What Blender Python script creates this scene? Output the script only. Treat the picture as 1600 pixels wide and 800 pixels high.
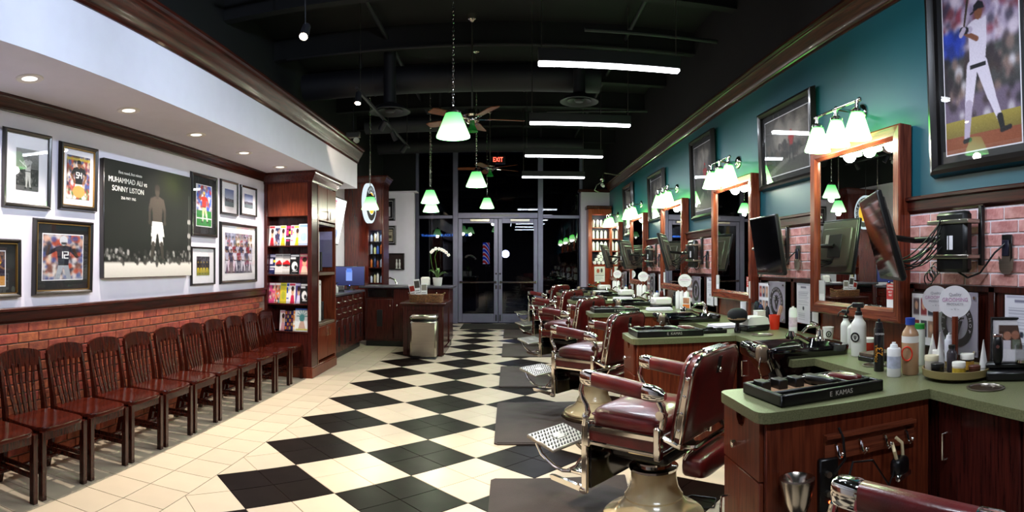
import bpy, bmesh, math, random
import numpy as np
from mathutils import Matrix, Vector

for o in list(bpy.data.objects):
    bpy.data.objects.remove(o)
SC = bpy.context.scene
COL = SC.collection
R = math.radians
PI = math.pi

# ------------------------------------------------------------------ camera
CAM_H = 1.49
FPX, CX, CY = 926.0, 796.5, 412.0            # cylindrical panorama: pixels per radian and centre of a 1600x800 frame
SC.render.engine = 'CYCLES'
cd = bpy.data.cameras.new('camera')
cd.type = 'PANO'
cd.panorama_type = 'CENTRAL_CYLINDRICAL'
cd.central_cylindrical_range_u_min = -CX / FPX
cd.central_cylindrical_range_u_max = (1600 - CX) / FPX
cd.central_cylindrical_range_v_min = -(800 - CY) / FPX
cd.central_cylindrical_range_v_max = CY / FPX
cd.central_cylindrical_radius = 1.0
cd.clip_start = 0.02
cam = bpy.data.objects.new('camera', cd)
cam.location = (0, 0, CAM_H)
cam.rotation_euler = (PI / 2, 0, 0)
COL.objects.link(cam)
SC.camera = cam

# ------------------------------------------------------------------ world and exposure
w = bpy.data.worlds.new('night')
SC.world = w
w.use_nodes = True
w.node_tree.nodes['Background'].inputs[0].default_value = (0.05, 0.07, 0.16, 1)
w.node_tree.nodes['Background'].inputs[1].default_value = 0.012
vs = SC.view_settings
vs.view_transform = 'Standard'
try: vs.look = 'None'
except Exception: pass
vs.exposure = 0.35
vs.gamma = 1.0
vs.use_curve_mapping = False
SC.cycles.use_denoising = True
SC.cycles.max_bounces = 8
SC.cycles.diffuse_bounces = 3
SC.cycles.glossy_bounces = 4
SC.cycles.transmission_bounces = 6
SC.cycles.transparent_max_bounces = 10
SC.cycles.sample_clamp_indirect = 4.0
SC.cycles.caustics_reflective = False
SC.cycles.caustics_refractive = False

LCOOL = (0.80, 0.88, 1.0)
LWARM = (1.0, 0.80, 0.58)
LSCON = (1.0, 0.93, 0.78)

# ------------------------------------------------------------------ materials
def lin(c):
    if isinstance(c, str):
        c = [int(c[i:i + 2], 16) / 255 for i in (0, 2, 4)]
    return tuple((x / 12.92 if x <= 0.04045 else ((x + 0.055) / 1.055) ** 2.4) for x in c[:3])

MATS = {}
def nodes(name):
    m = bpy.data.materials.new(name); m.use_nodes = True
    nt = m.node_tree
    return m, nt, nt.nodes['Principled BSDF'], nt.links

def mat(name, col, rough=0.5, metal=0.0, var=0.12, scale=8.0, bump=0.0, bscale=60.0, coat=0.0, stretch=None, col2=None, rand=0.0, spec=0.5, rvar=0.0, detail=3.0):
    """principled surface whose colour wanders between two tones on a noise, with optional fine relief"""
    if name in MATS: return MATS[name]
    m, nt, p, lk = nodes(name)
    c1 = lin(col); c2 = lin(col2) if col2 else tuple(x * (1 - var) for x in c1)
    tc = nt.nodes.new('ShaderNodeTexCoord'); mp = nt.nodes.new('ShaderNodeMapping')
    lk.new(tc.outputs['Object'], mp.inputs['Vector'])
    if stretch: mp.inputs['Scale'].default_value = stretch
    nz = nt.nodes.new('ShaderNodeTexNoise'); nz.inputs['Scale'].default_value = scale; nz.inputs['Detail'].default_value = detail
    lk.new(mp.outputs['Vector'], nz.inputs['Vector'])
    mx = nt.nodes.new('ShaderNodeMix'); mx.data_type = 'RGBA'
    mx.inputs[6].default_value = (*c1, 1); mx.inputs[7].default_value = (*c2, 1)
    rp = nt.nodes.new('ShaderNodeMapRange'); rp.inputs[1].default_value = 0.35; rp.inputs[2].default_value = 0.65
    lk.new(nz.outputs['Fac'], rp.inputs[0]); lk.new(rp.outputs[0], mx.inputs[0])
    out = mx.outputs[2]
    if rand:
        oi = nt.nodes.new('ShaderNodeObjectInfo'); hs = nt.nodes.new('ShaderNodeHueSaturation')
        mr = nt.nodes.new('ShaderNodeMapRange'); mr.inputs[3].default_value = 1 - rand; mr.inputs[4].default_value = 1 + rand
        lk.new(oi.outputs['Random'], mr.inputs[0]); lk.new(mr.outputs[0], hs.inputs['Value'])
        mr2 = nt.nodes.new('ShaderNodeMapRange'); mr2.inputs[3].default_value = 0.5 - rand * 0.04; mr2.inputs[4].default_value = 0.5 + rand * 0.04
        ml = nt.nodes.new('ShaderNodeMath'); ml.operation = 'FRACT'; mu = nt.nodes.new('ShaderNodeMath'); mu.operation = 'MULTIPLY'; mu.inputs[1].default_value = 7.31
        lk.new(oi.outputs['Random'], mu.inputs[0]); lk.new(mu.outputs[0], ml.inputs[0]); lk.new(ml.outputs[0], mr2.inputs[0]); lk.new(mr2.outputs[0], hs.inputs['Hue'])
        lk.new(out, hs.inputs['Color']); out = hs.outputs['Color']
    lk.new(out, p.inputs['Base Color'])
    p.inputs['Roughness'].default_value = rough; p.inputs['Metallic'].default_value = metal
    p.inputs['Specular IOR Level'].default_value = spec
    if rvar:
        m2 = nt.nodes.new('ShaderNodeMapRange'); m2.inputs[3].default_value = max(0.02, rough - rvar); m2.inputs[4].default_value = rough + rvar
        lk.new(nz.outputs['Fac'], m2.inputs[0]); lk.new(m2.outputs[0], p.inputs['Roughness'])
    if coat:
        p.inputs['Coat Weight'].default_value = coat; p.inputs['Coat Roughness'].default_value = 0.08
    if bump:
        n2 = nt.nodes.new('ShaderNodeTexNoise'); n2.inputs['Scale'].default_value = bscale; n2.inputs['Detail'].default_value = 4
        lk.new(mp.outputs['Vector'], n2.inputs['Vector'])
        bp = nt.nodes.new('ShaderNodeBump'); bp.inputs['Strength'].default_value = bump; bp.inputs['Distance'].default_value = 0.01
        lk.new(n2.outputs['Fac'], bp.inputs['Height']); lk.new(bp.outputs['Normal'], p.inputs['Normal'])
    MATS[name] = m
    return m

def wood(name, c1, c2, rough=0.3, coat=0.3, along='z', scale=5.0):
    s = {'x': (0.9, 14, 14), 'y': (14, 0.9, 14), 'z': (14, 14, 0.9)}[along]
    return mat(name, c1, rough, col2=c2, scale=scale, stretch=s, coat=coat * .35, bump=0.03, bscale=30, detail=6, spec=.25)

def emit(name, col, strength, base='ffffff'):
    if name in MATS: return MATS[name]
    m, nt, p, lk = nodes(name)
    p.inputs['Base Color'].default_value = (*lin(base), 1)
    p.inputs['Emission Color'].default_value = (*(lin(col) if isinstance(col, str) else col), 1)
    p.inputs['Emission Strength'].default_value = strength
    MATS[name] = m
    return m

def glassmat(name, tint='ffffff', refl=1.0, rough=0.0):
    """thin pane: see-through with a fresnel reflection"""
    if name in MATS: return MATS[name]
    m, nt, p, lk = nodes(name); nt.nodes.remove(p)
    o = nt.nodes['Material Output']
    t = nt.nodes.new('ShaderNodeBsdfTransparent'); t.inputs[0].default_value = (*lin(tint), 1)
    g = nt.nodes.new('ShaderNodeBsdfGlossy'); g.inputs['Roughness'].default_value = rough
    f = nt.nodes.new('ShaderNodeFresnel'); f.inputs[0].default_value = 1.45
    k = nt.nodes.new('ShaderNodeMath'); k.operation = 'MULTIPLY'; k.inputs[1].default_value = refl
    ge = nt.nodes.new('ShaderNodeNewGeometry'); mi = nt.nodes.new('ShaderNodeMapRange')   # same reflectance on both faces of the sheet
    mi.inputs[3].default_value = 1.45; mi.inputs[4].default_value = 1 / 1.45
    lk.new(ge.outputs['Backfacing'], mi.inputs[0]); lk.new(mi.outputs[0], f.inputs[0])
    lk.new(f.outputs[0], k.inputs[0])
    mx = nt.nodes.new('ShaderNodeMixShader'); lk.new(k.outputs[0], mx.inputs[0]); lk.new(t.outputs[0], mx.inputs[1]); lk.new(g.outputs[0], mx.inputs[2])
    lk.new(mx.outputs[0], o.inputs[0])
    MATS[name] = m
    return m

def printmat(name='printed_picture', rough=0.45, es=0.0):
    """flat print: colours stored on the mesh of the picture itself"""
    if name in MATS: return MATS[name]
    m, nt, p, lk = nodes(name)
    a = nt.nodes.new('ShaderNodeVertexColor'); a.layer_name = 'ink'
    nz = nt.nodes.new('ShaderNodeTexNoise'); nz.inputs['Scale'].default_value = 900
    mx = nt.nodes.new('ShaderNodeMix'); mx.data_type = 'RGBA'; mx.blend_type = 'MULTIPLY'; mx.inputs[0].default_value = 0.08
    lk.new(a.outputs[0], mx.inputs[6]); lk.new(nz.outputs['Color'], mx.inputs[7])
    lk.new(mx.outputs[2], p.inputs['Base Color'])
    p.inputs['Roughness'].default_value = rough; p.inputs['Specular IOR Level'].default_value = .25
    if es:
        lk.new(a.outputs[0], p.inputs['Emission Color']); p.inputs['Emission Strength'].default_value = es
    MATS[name] = m
    return m

# ------------------------------------------------------------------ mesh building
class MB:
    def __init__(s): s.v = []; s.f = []
    def add(s, vs, fs, M=None):
        b = len(s.v)
        s.v += [tuple(M @ Vector(v)) if M else tuple(v) for v in vs]
        s.f += [tuple(i + b for i in f) for f in fs]
        return s
    def box(s, x0, x1, y0, y1, z0, z1, M=None):
        vs = [(x, y, z) for z in (z0, z1) for y in (y0, y1) for x in (x0, x1)]
        return s.add(vs, [(0, 2, 3, 1), (4, 5, 7, 6), (0, 1, 5, 4), (2, 6, 7, 3), (0, 4, 6, 2), (1, 3, 7, 5)], M)
    def cbox(s, x0, x1, y0, y1, z0, z1, b=0.005, M=None):
        """box with chamfered edges"""
        L = ((x0, x1), (y0, y1), (z0, z1)); vs = []; idx = {}
        b = min(b, abs(x1 - x0) * .49, abs(y1 - y0) * .49, abs(z1 - z0) * .49)
        for c in range(8):
            sg = (c & 1, c >> 1 & 1, c >> 2 & 1)
            for a in range(3):
                p = [L[k][sg[k]] if k == a else L[k][sg[k]] + (b if sg[k] == 0 else -b) for k in range(3)]
                idx[(c, a)] = len(vs); vs.append(p)
        fs = []
        for a in range(3):
            o = [k for k in range(3) if k != a]
            for sd in (0, 1):
                q = []
                for (u, v_) in ((0, 0), (1, 0), (1, 1), (0, 1)):
                    c = (sd << a) | (u << o[0]) | (v_ << o[1]); q.append(idx[(c, a)])
                fs.append(tuple(q))
        for a in range(3):
            o = [k for k in range(3) if k != a]
            for u in (0, 1):
                for v_ in (0, 1):
                    c0 = (u << o[0]) | (v_ << o[1]); c1 = c0 | (1 << a)
                    fs.append((idx[(c0, o[0])], idx[(c0, o[1])], idx[(c1, o[1])], idx[(c1, o[0])]))
        for c in range(8): fs.append((idx[(c, 0)], idx[(c, 1)], idx[(c, 2)]))
        return s.add(vs, fs, M)
    def cyl(s, p0, p1, r0, r1=None, n=16, cap=True, M=None):
        r1 = r0 if r1 is None else r1
        p0 = Vector(p0); p1 = Vector(p1); d = (p1 - p0).normalized()
        u = d.orthogonal().normalized(); w_ = d.cross(u)
        vs = []
        for p, r in ((p0, r0), (p1, r1)):
            for k in range(n):
                a = 2 * PI * k / n; vs.append(p + u * (r * math.cos(a)) + w_ * (r * math.sin(a)))
        fs = [(k, (k + 1) % n, n + (k + 1) % n, n + k) for k in range(n)]
        if cap: fs += [tuple(range(n))[::-1], tuple(range(n, 2 * n))]
        return s.add(vs, fs, M)
    def tube(s, pts, r, n=8, M=None, closed=False):
        P = [Vector(p) for p in pts]; m = len(P); vs = []; fs = []
        rr = r if isinstance(r, (list, tuple)) else [r] * m
        u = None
        for i, p in enumerate(P):
            if closed: t = (P[(i + 1) % m] - P[i - 1]).normalized()
            else: t = (P[min(i + 1, m - 1)] - P[max(i - 1, 0)]).normalized()
            if u is None: u = t.orthogonal().normalized()
            else:
                u = u - t * u.dot(t)
                u = u.normalized() if u.length > 1e-6 else t.orthogonal().normalized()
            w_ = t.cross(u)
            for k in range(n):
                a = 2 * PI * k / n; vs.append(p + u * (rr[i] * math.cos(a)) + w_ * (rr[i] * math.sin(a)))
        for i in range(m if closed else m - 1):
            j = (i + 1) % m
            for k in range(n): fs.append((i * n + k, i * n + (k + 1) % n, j * n + (k + 1) % n, j * n + k))
        if not closed: fs += [tuple(range(n))[::-1], tuple(range((m - 1) * n, m * n))]
        return s.add(vs, fs, M)
    def lathe(s, prof, n=24, c=(0, 0, 0), M=None, close=False):
        vs = []; fs = []; m = len(prof)
        for r, z in prof:
            for k in range(n):
                a = 2 * PI * k / n; vs.append((c[0] + r * math.cos(a), c[1] + r * math.sin(a), c[2] + z))
        for i in range(m if close else m - 1):
            j = (i + 1) % m
            for k in range(n): fs.append((i * n + k, i * n + (k + 1) % n, j * n + (k + 1) % n, j * n + k))
        if not close:
            if prof[0][0] > 1e-5: fs.append(tuple(range(n))[::-1])
            if prof[-1][0] > 1e-5: fs.append(tuple(range((m - 1) * n, m * n)))
        return s.add(vs, fs, M)
    def sell(s, c, a, e=0.35, n=24, m=12, e2=None, M=None):
        """superellipsoid: rounded block (small e) to ellipsoid (e=1)"""
        e2 = e if e2 is None else e2
        sp = lambda t, q: math.copysign(abs(t) ** q, t)
        vs = []; fs = []
        for i in range(m + 1):
            ph = -PI / 2 + PI * i / m
            for k in range(n):
                th = 2 * PI * k / n
                vs.append((c[0] + a[0] * sp(math.cos(ph), e) * sp(math.cos(th), e2), c[1] + a[1] * sp(math.cos(ph), e) * sp(math.sin(th), e2), c[2] + a[2] * sp(math.sin(ph), e)))
        for i in range(m):
            for k in range(n): fs.append((i * n + k, i * n + (k + 1) % n, (i + 1) * n + (k + 1) % n, (i + 1) * n + k))
        return s.add(vs, fs, M)
    def prism(s, poly, axis, a, b, M=None):
        """polygon pulled along an axis; poly gives the other two coordinates in xyz order"""
        n = len(poly); vs = []
        for t in (a, b):
            for (p, q) in poly: vs.append({'x': (t, p, q), 'y': (p, t, q), 'z': (p, q, t)}[axis])
        fs = [(k, (k + 1) % n, n + (k + 1) % n, n + k) for k in range(n)] + [tuple(range(n))[::-1], tuple(range(n, 2 * n))]
        return s.add(vs, fs, M)
    def mesh(s, name):
        me = bpy.data.meshes.new(name); me.from_pydata(s.v, [], s.f)
        bm = bmesh.new(); bm.from_mesh(me)
        bmesh.ops.remove_doubles(bm, verts=bm.verts, dist=1e-6)
        bmesh.ops.recalc_face_normals(bm, faces=bm.faces)
        bm.to_mesh(me); bm.free()
        return me
    def build(s, name, m, parent=None, smooth=40, loc=None):
        me = s.mesh(name)
        return mobj(name, me, m, parent, smooth, loc)

def mobj(name, me, m, parent=None, smooth=40, loc=None):
    if m is not None and not me.materials: me.materials.append(m)
    if smooth:
        me.polygons.foreach_set('use_smooth', [True] * len(me.polygons))
        me.set_sharp_from_angle(angle=R(smooth))
    o = bpy.data.objects.new(name, me); COL.objects.link(o)
    if parent: o.parent = parent
    if loc: o.location = loc
    return o

def tag(o, label, cat, group=None):
    o['label'] = label; o['category'] = cat
    if group: o['group'] = group
    return o
def struct(o, label=None):
    o['kind'] = 'structure'
    if label: o['label'] = label
    return o
def thing(name, label, cat, loc=(0, 0, 0), rz=0.0, group=None):
    o = bpy.data.objects.new(name, None); COL.objects.link(o); o.empty_display_size = 0.1
    o.location = loc; o.rotation_euler = (0, 0, rz)
    return tag(o, label, cat, group)
KIDS = {}
def dup(o, loc=None, label=None, rz=None, parent=None, group=None):
    """a copy of a thing with copies of its parts and sub-parts"""
    c = o.copy(); COL.objects.link(c)
    if parent: c.parent = parent
    for ch in [x for x in bpy.data.objects if x.parent == o] if o.name not in KIDS else KIDS[o.name]:
        dup(ch, parent=c)
    if loc is not None: c.location = loc
    if rz is not None: c.rotation_euler[2] = rz
    if label: c['label'] = label
    if group: c['group'] = group
    return c
def light(kind, name, parent, loc, energy, col, size=0.05, spot=None, blend=0.5, rot=None, sy=None):
    d = bpy.data.lights.new(name, kind); d.energy = energy; d.color = col
    if kind == 'AREA':
        d.size = size
        if sy: d.shape = 'RECTANGLE'; d.size_y = sy
    else: d.shadow_soft_size = size
    if spot: d.spot_size = R(spot); d.spot_blend = blend
    o = bpy.data.objects.new(name, d); COL.objects.link(o)
    if parent: o.parent = parent
    o.location = loc
    if rot: o.rotation_euler = rot
    return o
def text(name, s, size, m, parent, loc, rot=(PI / 2, 0, 0), depth=0.0006, align='CENTER', sx=1.0):
    c = bpy.data.curves.new(name, 'FONT'); c.body = s; c.size = size; c.extrude = depth; c.align_x = align; c.align_y = 'CENTER'; c.resolution_u = 3
    t = bpy.data.objects.new(name, c); COL.objects.link(t)
    dg = bpy.context.evaluated_depsgraph_get(); me = bpy.data.meshes.new_from_object(t.evaluated_get(dg))
    bpy.data.objects.remove(t)
    me.name = name
    o = mobj(name, me, m, parent, 0, loc); o.rotation_euler = rot; o.scale = (sx, 1, 1)
    return o
def pane_mesh(w_, h): return MB().box(-w_ / 2, w_ / 2, -0.0015, 0.0015, 0, h)

# ------------------------------------------------------------------ painting of flat prints
class Art:
    """a small colour raster that becomes the ink on a print's own mesh"""
    def __init__(s, W, H, bg=(0, 0, 0), seed=1):
        s.W, s.H = W, H; s.a = np.zeros((H * 2, W * 2, 3)); s.a[:] = s.c(bg); s.rng = np.random.default_rng(seed)
        s.yy, s.xx = np.mgrid[0:H * 2, 0:W * 2]; s.xx = (s.xx + .5) / (2 * W); s.yy = (s.yy + .5) / (2 * H); s.asp = H / W
    def c(s, c): return np.array([int(c[i:i + 2], 16) / 255 for i in (0, 2, 4)]) if isinstance(c, str) else np.array(c, float)
    def ell(s, x, y, rx, ry, c, k=1.0):
        m = ((s.xx - x) / rx) ** 2 + ((s.yy - y) / ry) ** 2 < 1
        s.a[m] = s.a[m] * (1 - k) + s.c(c) * k; return s
    def rect(s, x0, y0, x1, y1, c, k=1.0):
        m = (s.xx >= x0) & (s.xx < x1) & (s.yy >= y0) & (s.yy < y1)
        s.a[m] = s.a[m] * (1 - k) + s.c(c) * k; return s
    def line(s, x0, y0, x1, y1, w0, c, w1=None):
        w1 = w0 if w1 is None else w1; A = s.asp
        dx, dy = x1 - x0, (y1 - y0) * A; L = dx * dx + dy * dy + 1e-9
        t = np.clip(((s.xx - x0) * dx + (s.yy - y0) * A * dy) / L, 0, 1)
        d = np.hypot(s.xx - x0 - t * dx, (s.yy - y0) * A - t * dy)
        m = d < (w0 + (w1 - w0) * t) / 2
        s.a[m] = s.c(c); return s
    def poly(s, pts, c):
        m = np.zeros(s.xx.shape, bool); n = len(pts)
        for i in range(n):
            x0, y0 = pts[i]; x1, y1 = pts[(i + 1) % n]
            if y0 == y1: continue
            q = ((s.yy >= min(y0, y1)) & (s.yy < max(y0, y1))) & (s.xx < x0 + (s.yy - y0) * (x1 - x0) / (y1 - y0))
            m ^= q
        s.a[m] = s.c(c); return s
    def blobs(s, n, box, r, cols, k=0.8):
        for _ in range(n):
            x = s.rng.uniform(box[0], box[2]); y = s.rng.uniform(box[1], box[3]); q = s.rng.uniform(*r)
            s.ell(x, y, q, q * s.rng.uniform(.8, 1.6) / s.asp, cols[s.rng.integers(len(cols))], k)
        return s
    def grad(s, box, c0, c1):
        m = (s.xx >= box[0]) & (s.xx < box[2]) & (s.yy >= box[1]) & (s.yy < box[3])
        t = ((s.yy - box[1]) / (box[3] - box[1]))[m][:, None]
        s.a[m] = s.c(c0) * (1 - t) + s.c(c1) * t; return s
    def blur(s, r):
        for ax in (0, 1):
            k = max(1, int(r * s.a.shape[ax])); c = np.cumsum(np.concatenate([np.repeat(np.take(s.a, [0], ax), k + 1, ax), s.a, np.repeat(np.take(s.a, [-1], ax), k, ax)], ax), ax); n = s.a.shape[ax]
            s.a = (np.take(c, range(2 * k + 1, 2 * k + 1 + n), ax) - np.take(c, range(0, n), ax)) / (2 * k + 1)
        return s
    def noise(s, k=0.06):
        s.a += s.rng.normal(0, k, s.a.shape[:2])[:, :, None]; return s
    def digits(s, txt, x, y, h, c):
        seg = {'1': ['b', 'c'], '2': list('abged'), '4': list('fgbc'), '5': list('afgcd'), '0': list('abcdef'), '8': list('abcdefg')}
        w_ = h * .55 * s.asp
        for i, ch in enumerate(txt):
            X = x + (i - len(txt) / 2) * w_ * 1.4 + w_ * .2
            P = {'a': (X, y, X + w_, y), 'b': (X + w_, y, X + w_, y + h / 2), 'c': (X + w_, y + h / 2, X + w_, y + h), 'd': (X, y + h, X + w_, y + h), 'e': (X, y + h / 2, X, y + h), 'f': (X, y, X, y + h / 2), 'g': (X, y + h / 2, X + w_, y + h / 2)}
            for g in seg[ch]: s.line(*P[g], w_ * .3, c)
        return s
    def player(s, x, y, h, jersey, pants, skin='8a5a3c', head='222222', legs=(-.10, .12), arms=((-.14, .30, -.10, .44), (.14, .30, .12, .42)), shoes='111111', socks=None, wd=1.0):
        """a standing athlete; y is the top of the head, h the height, all in picture fractions"""
        q = h * s.asp * wd
        for sg, lx in zip((-1, 1), legs):
            s.line(x + sg * .045 * q, y + .50 * h, x + lx * .7 * q, y + .74 * h, .105 * q, pants, .085 * q)
            s.line(x + lx * .7 * q, y + .74 * h, x + lx * q, y + .95 * h, .075 * q, socks or pants, .05 * q)
            s.line(x + lx * q - .01 * q, y + .965 * h, x + lx * q + sg * .05 * q, y + .975 * h, .045 * q, shoes)
        s.poly([(x - .13 * q, y + .17 * h), (x + .13 * q, y + .17 * h), (x + .095 * q, y + .50 * h), (x - .095 * q, y + .50 * h)], jersey)
        s.ell(x, y + .2 * h, .135 * q, .06 * h, jersey)
        s.rect(x - .095 * q, y + .475 * h, x + .095 * q, y + .50 * h, '181818')
        for sg, (ex, ey, hx, hy) in zip((-1, 1), arms):
            s.line(x + sg * .12 * q, y + .20 * h, x + ex * q, y + ey * h, .075 * q, jersey, .06 * q)
            s.line(x + ex * q, y + ey * h, x + hx * q, y + hy * h, .052 * q, skin, .042 * q)
            s.ell(x + hx * q, y + hy * h, .032 * q, .03 * h, skin)
        s.rect(x - .03 * q, y + .11 * h, x + .03 * q, y + .17 * h, skin)
        s.ell(x, y + .075 * h, .052 * q, .07 * h, skin)
        s.poly([(x - .058 * q, y + .07 * h), (x - .05 * q, y + .01 * h), (x, y - .01 * h), (x + .05 * q, y + .01 * h), (x + .058 * q, y + .07 * h)], head)
        return s
    def mesh(s, name, w_, h):
        a = s.a.reshape(s.H, 2, s.W, 2, 3).mean((1, 3)).clip(0, 1)
        a = np.where(a <= .04045, a / 12.92, ((a + .055) / 1.055) ** 2.4)
        H, W = s.H, s.W
        xs = np.linspace(-w_ / 2, w_ / 2, W); zs = np.linspace(h, 0, H)
        V = np.zeros((H * W, 3)); V[:, 0] = np.tile(xs, H); V[:, 2] = np.repeat(zs, W)
        i = (np.arange(H - 1)[:, None] * W + np.arange(W - 1)[None, :]).ravel()
        Fc = np.stack([i, i + W, i + W + 1, i + 1], 1)
        me = bpy.data.meshes.new(name)
        me.vertices.add(len(V)); me.vertices.foreach_set('co', V.ravel())
        me.loops.add(Fc.size); me.loops.foreach_set('vertex_index', Fc.ravel())
        me.polygons.add(len(Fc)); me.polygons.foreach_set('loop_start', np.arange(0, Fc.size, 4)); me.polygons.foreach_set('loop_total', np.full(len(Fc), 4))
        me.update()
        at = me.color_attributes.new('ink', 'FLOAT_COLOR', 'POINT')
        at.data.foreach_set('color', np.concatenate([a.reshape(-1, 3), np.ones((H * W, 1))], 1).ravel())
        return me

# palette ----------------------------------------------------------
M_white = mat('white_wall_paint', 'd9d4e2', 0.7, var=0.03, bump=0.02)
M_soffit = mat('soffit_paint', 'dcdcea', 0.75, var=0.03, bump=0.02)
M_teal = mat('teal_wall_paint', '185460', 0.42, var=0.08, scale=2, bump=0.03, bscale=200)
M_black = mat('black_ceiling_paint', '0c0b10', 0.85, var=0.3, scale=2)
M_duct = mat('black_painted_duct', '191820', 0.6, var=0.2, scale=3)
M_mahog = wood('dark_mahogany', '451810', '1e0806', 0.3, 0.25, 'y')
M_mahogz = wood('dark_mahogany_upright', '451810', '1e0806', 0.3, 0.25, 'z')
M_mahogx = wood('dark_mahogany_cross', '451810', '1e0806', 0.3, 0.25, 'x')
M_cab = wood('cherry_cabinet', '74351f', '522013', 0.3, 0.3, 'z')
M_cabd = wood('dark_cherry_cabinet', '4c1c16', '2c0f0d', 0.25, 0.5, 'z')
M_mir = wood('mirror_frame_cherry', '84402a', '562216', 0.25, 0.5, 'z')
M_mirx = wood('mirror_frame_cherry_cross', '84402a', '562216', 0.25, 0.5, 'x')
M_chairw = wood('chair_mahogany', '401409', '1c0705', 0.22, 0.4, 'z')
M_seatw = wood('chair_seat_mahogany', '4e190d', '270b06', 0.2, 0.5, 'x')
M_brickl = mat('red_brick', 'a04e30', 0.85, col2='7c3626', scale=18, rand=0.22, bump=0.35, bscale=50)
M_brickr = mat('pink_red_brick', 'd39d96', 0.85, col2='b57872', scale=14, rand=0.2, bump=0.35, bscale=50)
M_mortar = mat('pale_mortar', 'e4dadf', 0.95, var=0.2, scale=40, bump=0.2)
M_mortard = mat('brown_mortar', '8a7264', 0.95, var=0.25, scale=40, bump=0.2)
M_tilew = mat('cream_tile', 'dccbb0', 0.3, var=0.06, scale=3, rand=0.05, rvar=0.08)
M_tileb = mat('black_tile', '160f0c', 0.34, var=0.3, scale=5, rand=0.2, rvar=0.05, spec=.06)
M_grout = mat('grey_grout', '3e3126', 0.9, var=0.2, scale=30)
M_mat = mat('brown_rubber_mat', '41352f', 0.75, var=0.18, scale=6, bump=0.25, bscale=120)
M_leather = mat('burgundy_leather', '661618', 0.33, col2='48100f', scale=7, bump=0.12, bscale=150, coat=0.25)
M_chrome = mat('chrome', 'e8e4dc', 0.09, 1.0, var=0.05)
M_nickel = mat('brushed_steel', 'b9b2a6', 0.3, 1.0, var=0.12, scale=4, stretch=(1, 1, 40))
M_alum = mat('aluminium_frame', '77758c', 0.42, 0.6, var=0.08)
M_cream = mat('cream_enamel', 'f8e8bc', 0.16, col2='efd9a4', scale=3, coat=0.5)
M_blackp = mat('black_plastic', '0f0e0f', 0.35, var=0.2)
M_blackg = mat('black_gloss', '08080a', 0.08, var=0.1, coat=0.6)
M_laminate = mat('green_speckled_laminate', '777957', 0.36, col2='5d6040', scale=160, detail=2)
M_ctop = mat('dark_grey_counter', '55505a', 0.28, col2='3c3942', scale=90)
M_whitep = mat('white_plastic', 'e9e6e0', 0.35, var=0.04)
M_paper = mat('white_paper', 'eeeaf0', 0.7, var=0.04)
M_redp = mat('red_plastic', 'd8321c', 0.35, var=0.08)
M_pane = glassmat('picture_glass')
M_window = glassmat('storefront_glass', '9fa3b8', 1.6)
M_acr = glassmat('clear_acrylic', 'f2f2f2', 1.2)
M_print = printmat()
M_mirror = mat('silvered_mirror', 'dfe3e3', 0.0, 1.0, var=0.0)
M_screen = mat('black_screen', '050506', 0.06, var=0.1, coat=1.0)
M_framebk = mat('black_picture_frame', '15110f', 0.3, var=0.2, coat=0.3)
M_framebr = mat('bronze_picture_frame', '211c19', 0.28, 0.4, var=0.2, stretch=(1, 1, 1), coat=0.3)
M_gold = mat('gold_inner_edge', '8f6a34', 0.35, 0.7, var=0.2)
M_matw = mat('white_mat_board', 'e9e6ec', 0.8, var=0.02)
M_matb = mat('black_mat_board', '0d0d12', 0.7, var=0.1)
# =================================================================== THE SETTING
FA = 0.4310                                   # half diagonal of a 2x2 tile square
FX0, FY0 = -0.690, 4.543                      # centre of one black square
YF, YB = 14.80, -3.2                          # storefront line, wall behind the camera
XL, XR = -3.20, 2.45

# ---- floor: grout bed with single tiles on it
floor = struct(MB().box(XL - .1, XR + .1, YB, YF + .1, -0.06, -0.004).build('floor', M_grout, smooth=0), 'cream border and black and white diamond tiled floor')
def clip(poly, axis, val, keep_gt):
    out = []
    for i in range(len(poly)):
        a, b = poly[i], poly[(i + 1) % len(poly)]
        ia = (a[axis] >= val) if keep_gt else (a[axis] <= val); ib = (b[axis] >= val) if keep_gt else (b[axis] <= val)
        if ia: out.append(a)
        if ia != ib:
            t = (val - a[axis]) / (b[axis] - a[axis]); out.append((a[0] + t * (b[0] - a[0]), a[1] + t * (b[1] - a[1])))
    return out
TS = FA / math.sqrt(2)                        # tile side 0.305
XB = FX0 - 3 * FA                             # seam between border and diamonds
tiles = []                                    # (polygon, black?, distance)
g = 0.0031
for i in range(-14, 16):
    for j in range(-16, 30):
        # a square (i, j) of the diagonal grid, centre at lattice (i, j) with i + j even
        if (i + j) % 2: continue
        black = (i % 2 == 0)
        cx, cy = FX0 + FA * i, FY0 + FA * j
        for (du, dv) in ((0, .5), (0, -.5), (.5, 0), (-.5, 0)):
            tx, ty = cx + du * FA, cy + dv * FA
            h = FA / 2 - g
            p = [(tx - h, ty), (tx, ty - h), (tx + h, ty), (tx, ty + h)]
            p = clip(clip(clip(p, 0, XB + g, True), 0, XR, False) or [], 1, YB + .1, True) if True else p
            if len(p) >= 3: p = clip(p, 1, YF - .05, False)
            if len(p) < 3: continue
            A = abs(sum(p[k][0] * p[(k + 1) % len(p)][1] - p[(k + 1) % len(p)][0] * p[k][1] for k in range(len(p)))) / 2
            if A < 0.001: continue
            tiles.append((p, black, tx, ty, len(p) == 4 and A > 0.088))
for r in range(4):
    x1 = XB - r * TS; x0 = max(x1 - TS, XL)
    y = YB + .1 + (r % 2) * .0
    while y < YF - .05:
        y1 = min(y + TS, YF - .05)
        tiles.append(([(x0 + g, y + g), (x1 - g, y + g), (x1 - g, y1 - g), (x0 + g, y1 - g)], False, (x0 + x1) / 2, (y + y1) / 2, False))
        y += TS
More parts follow.
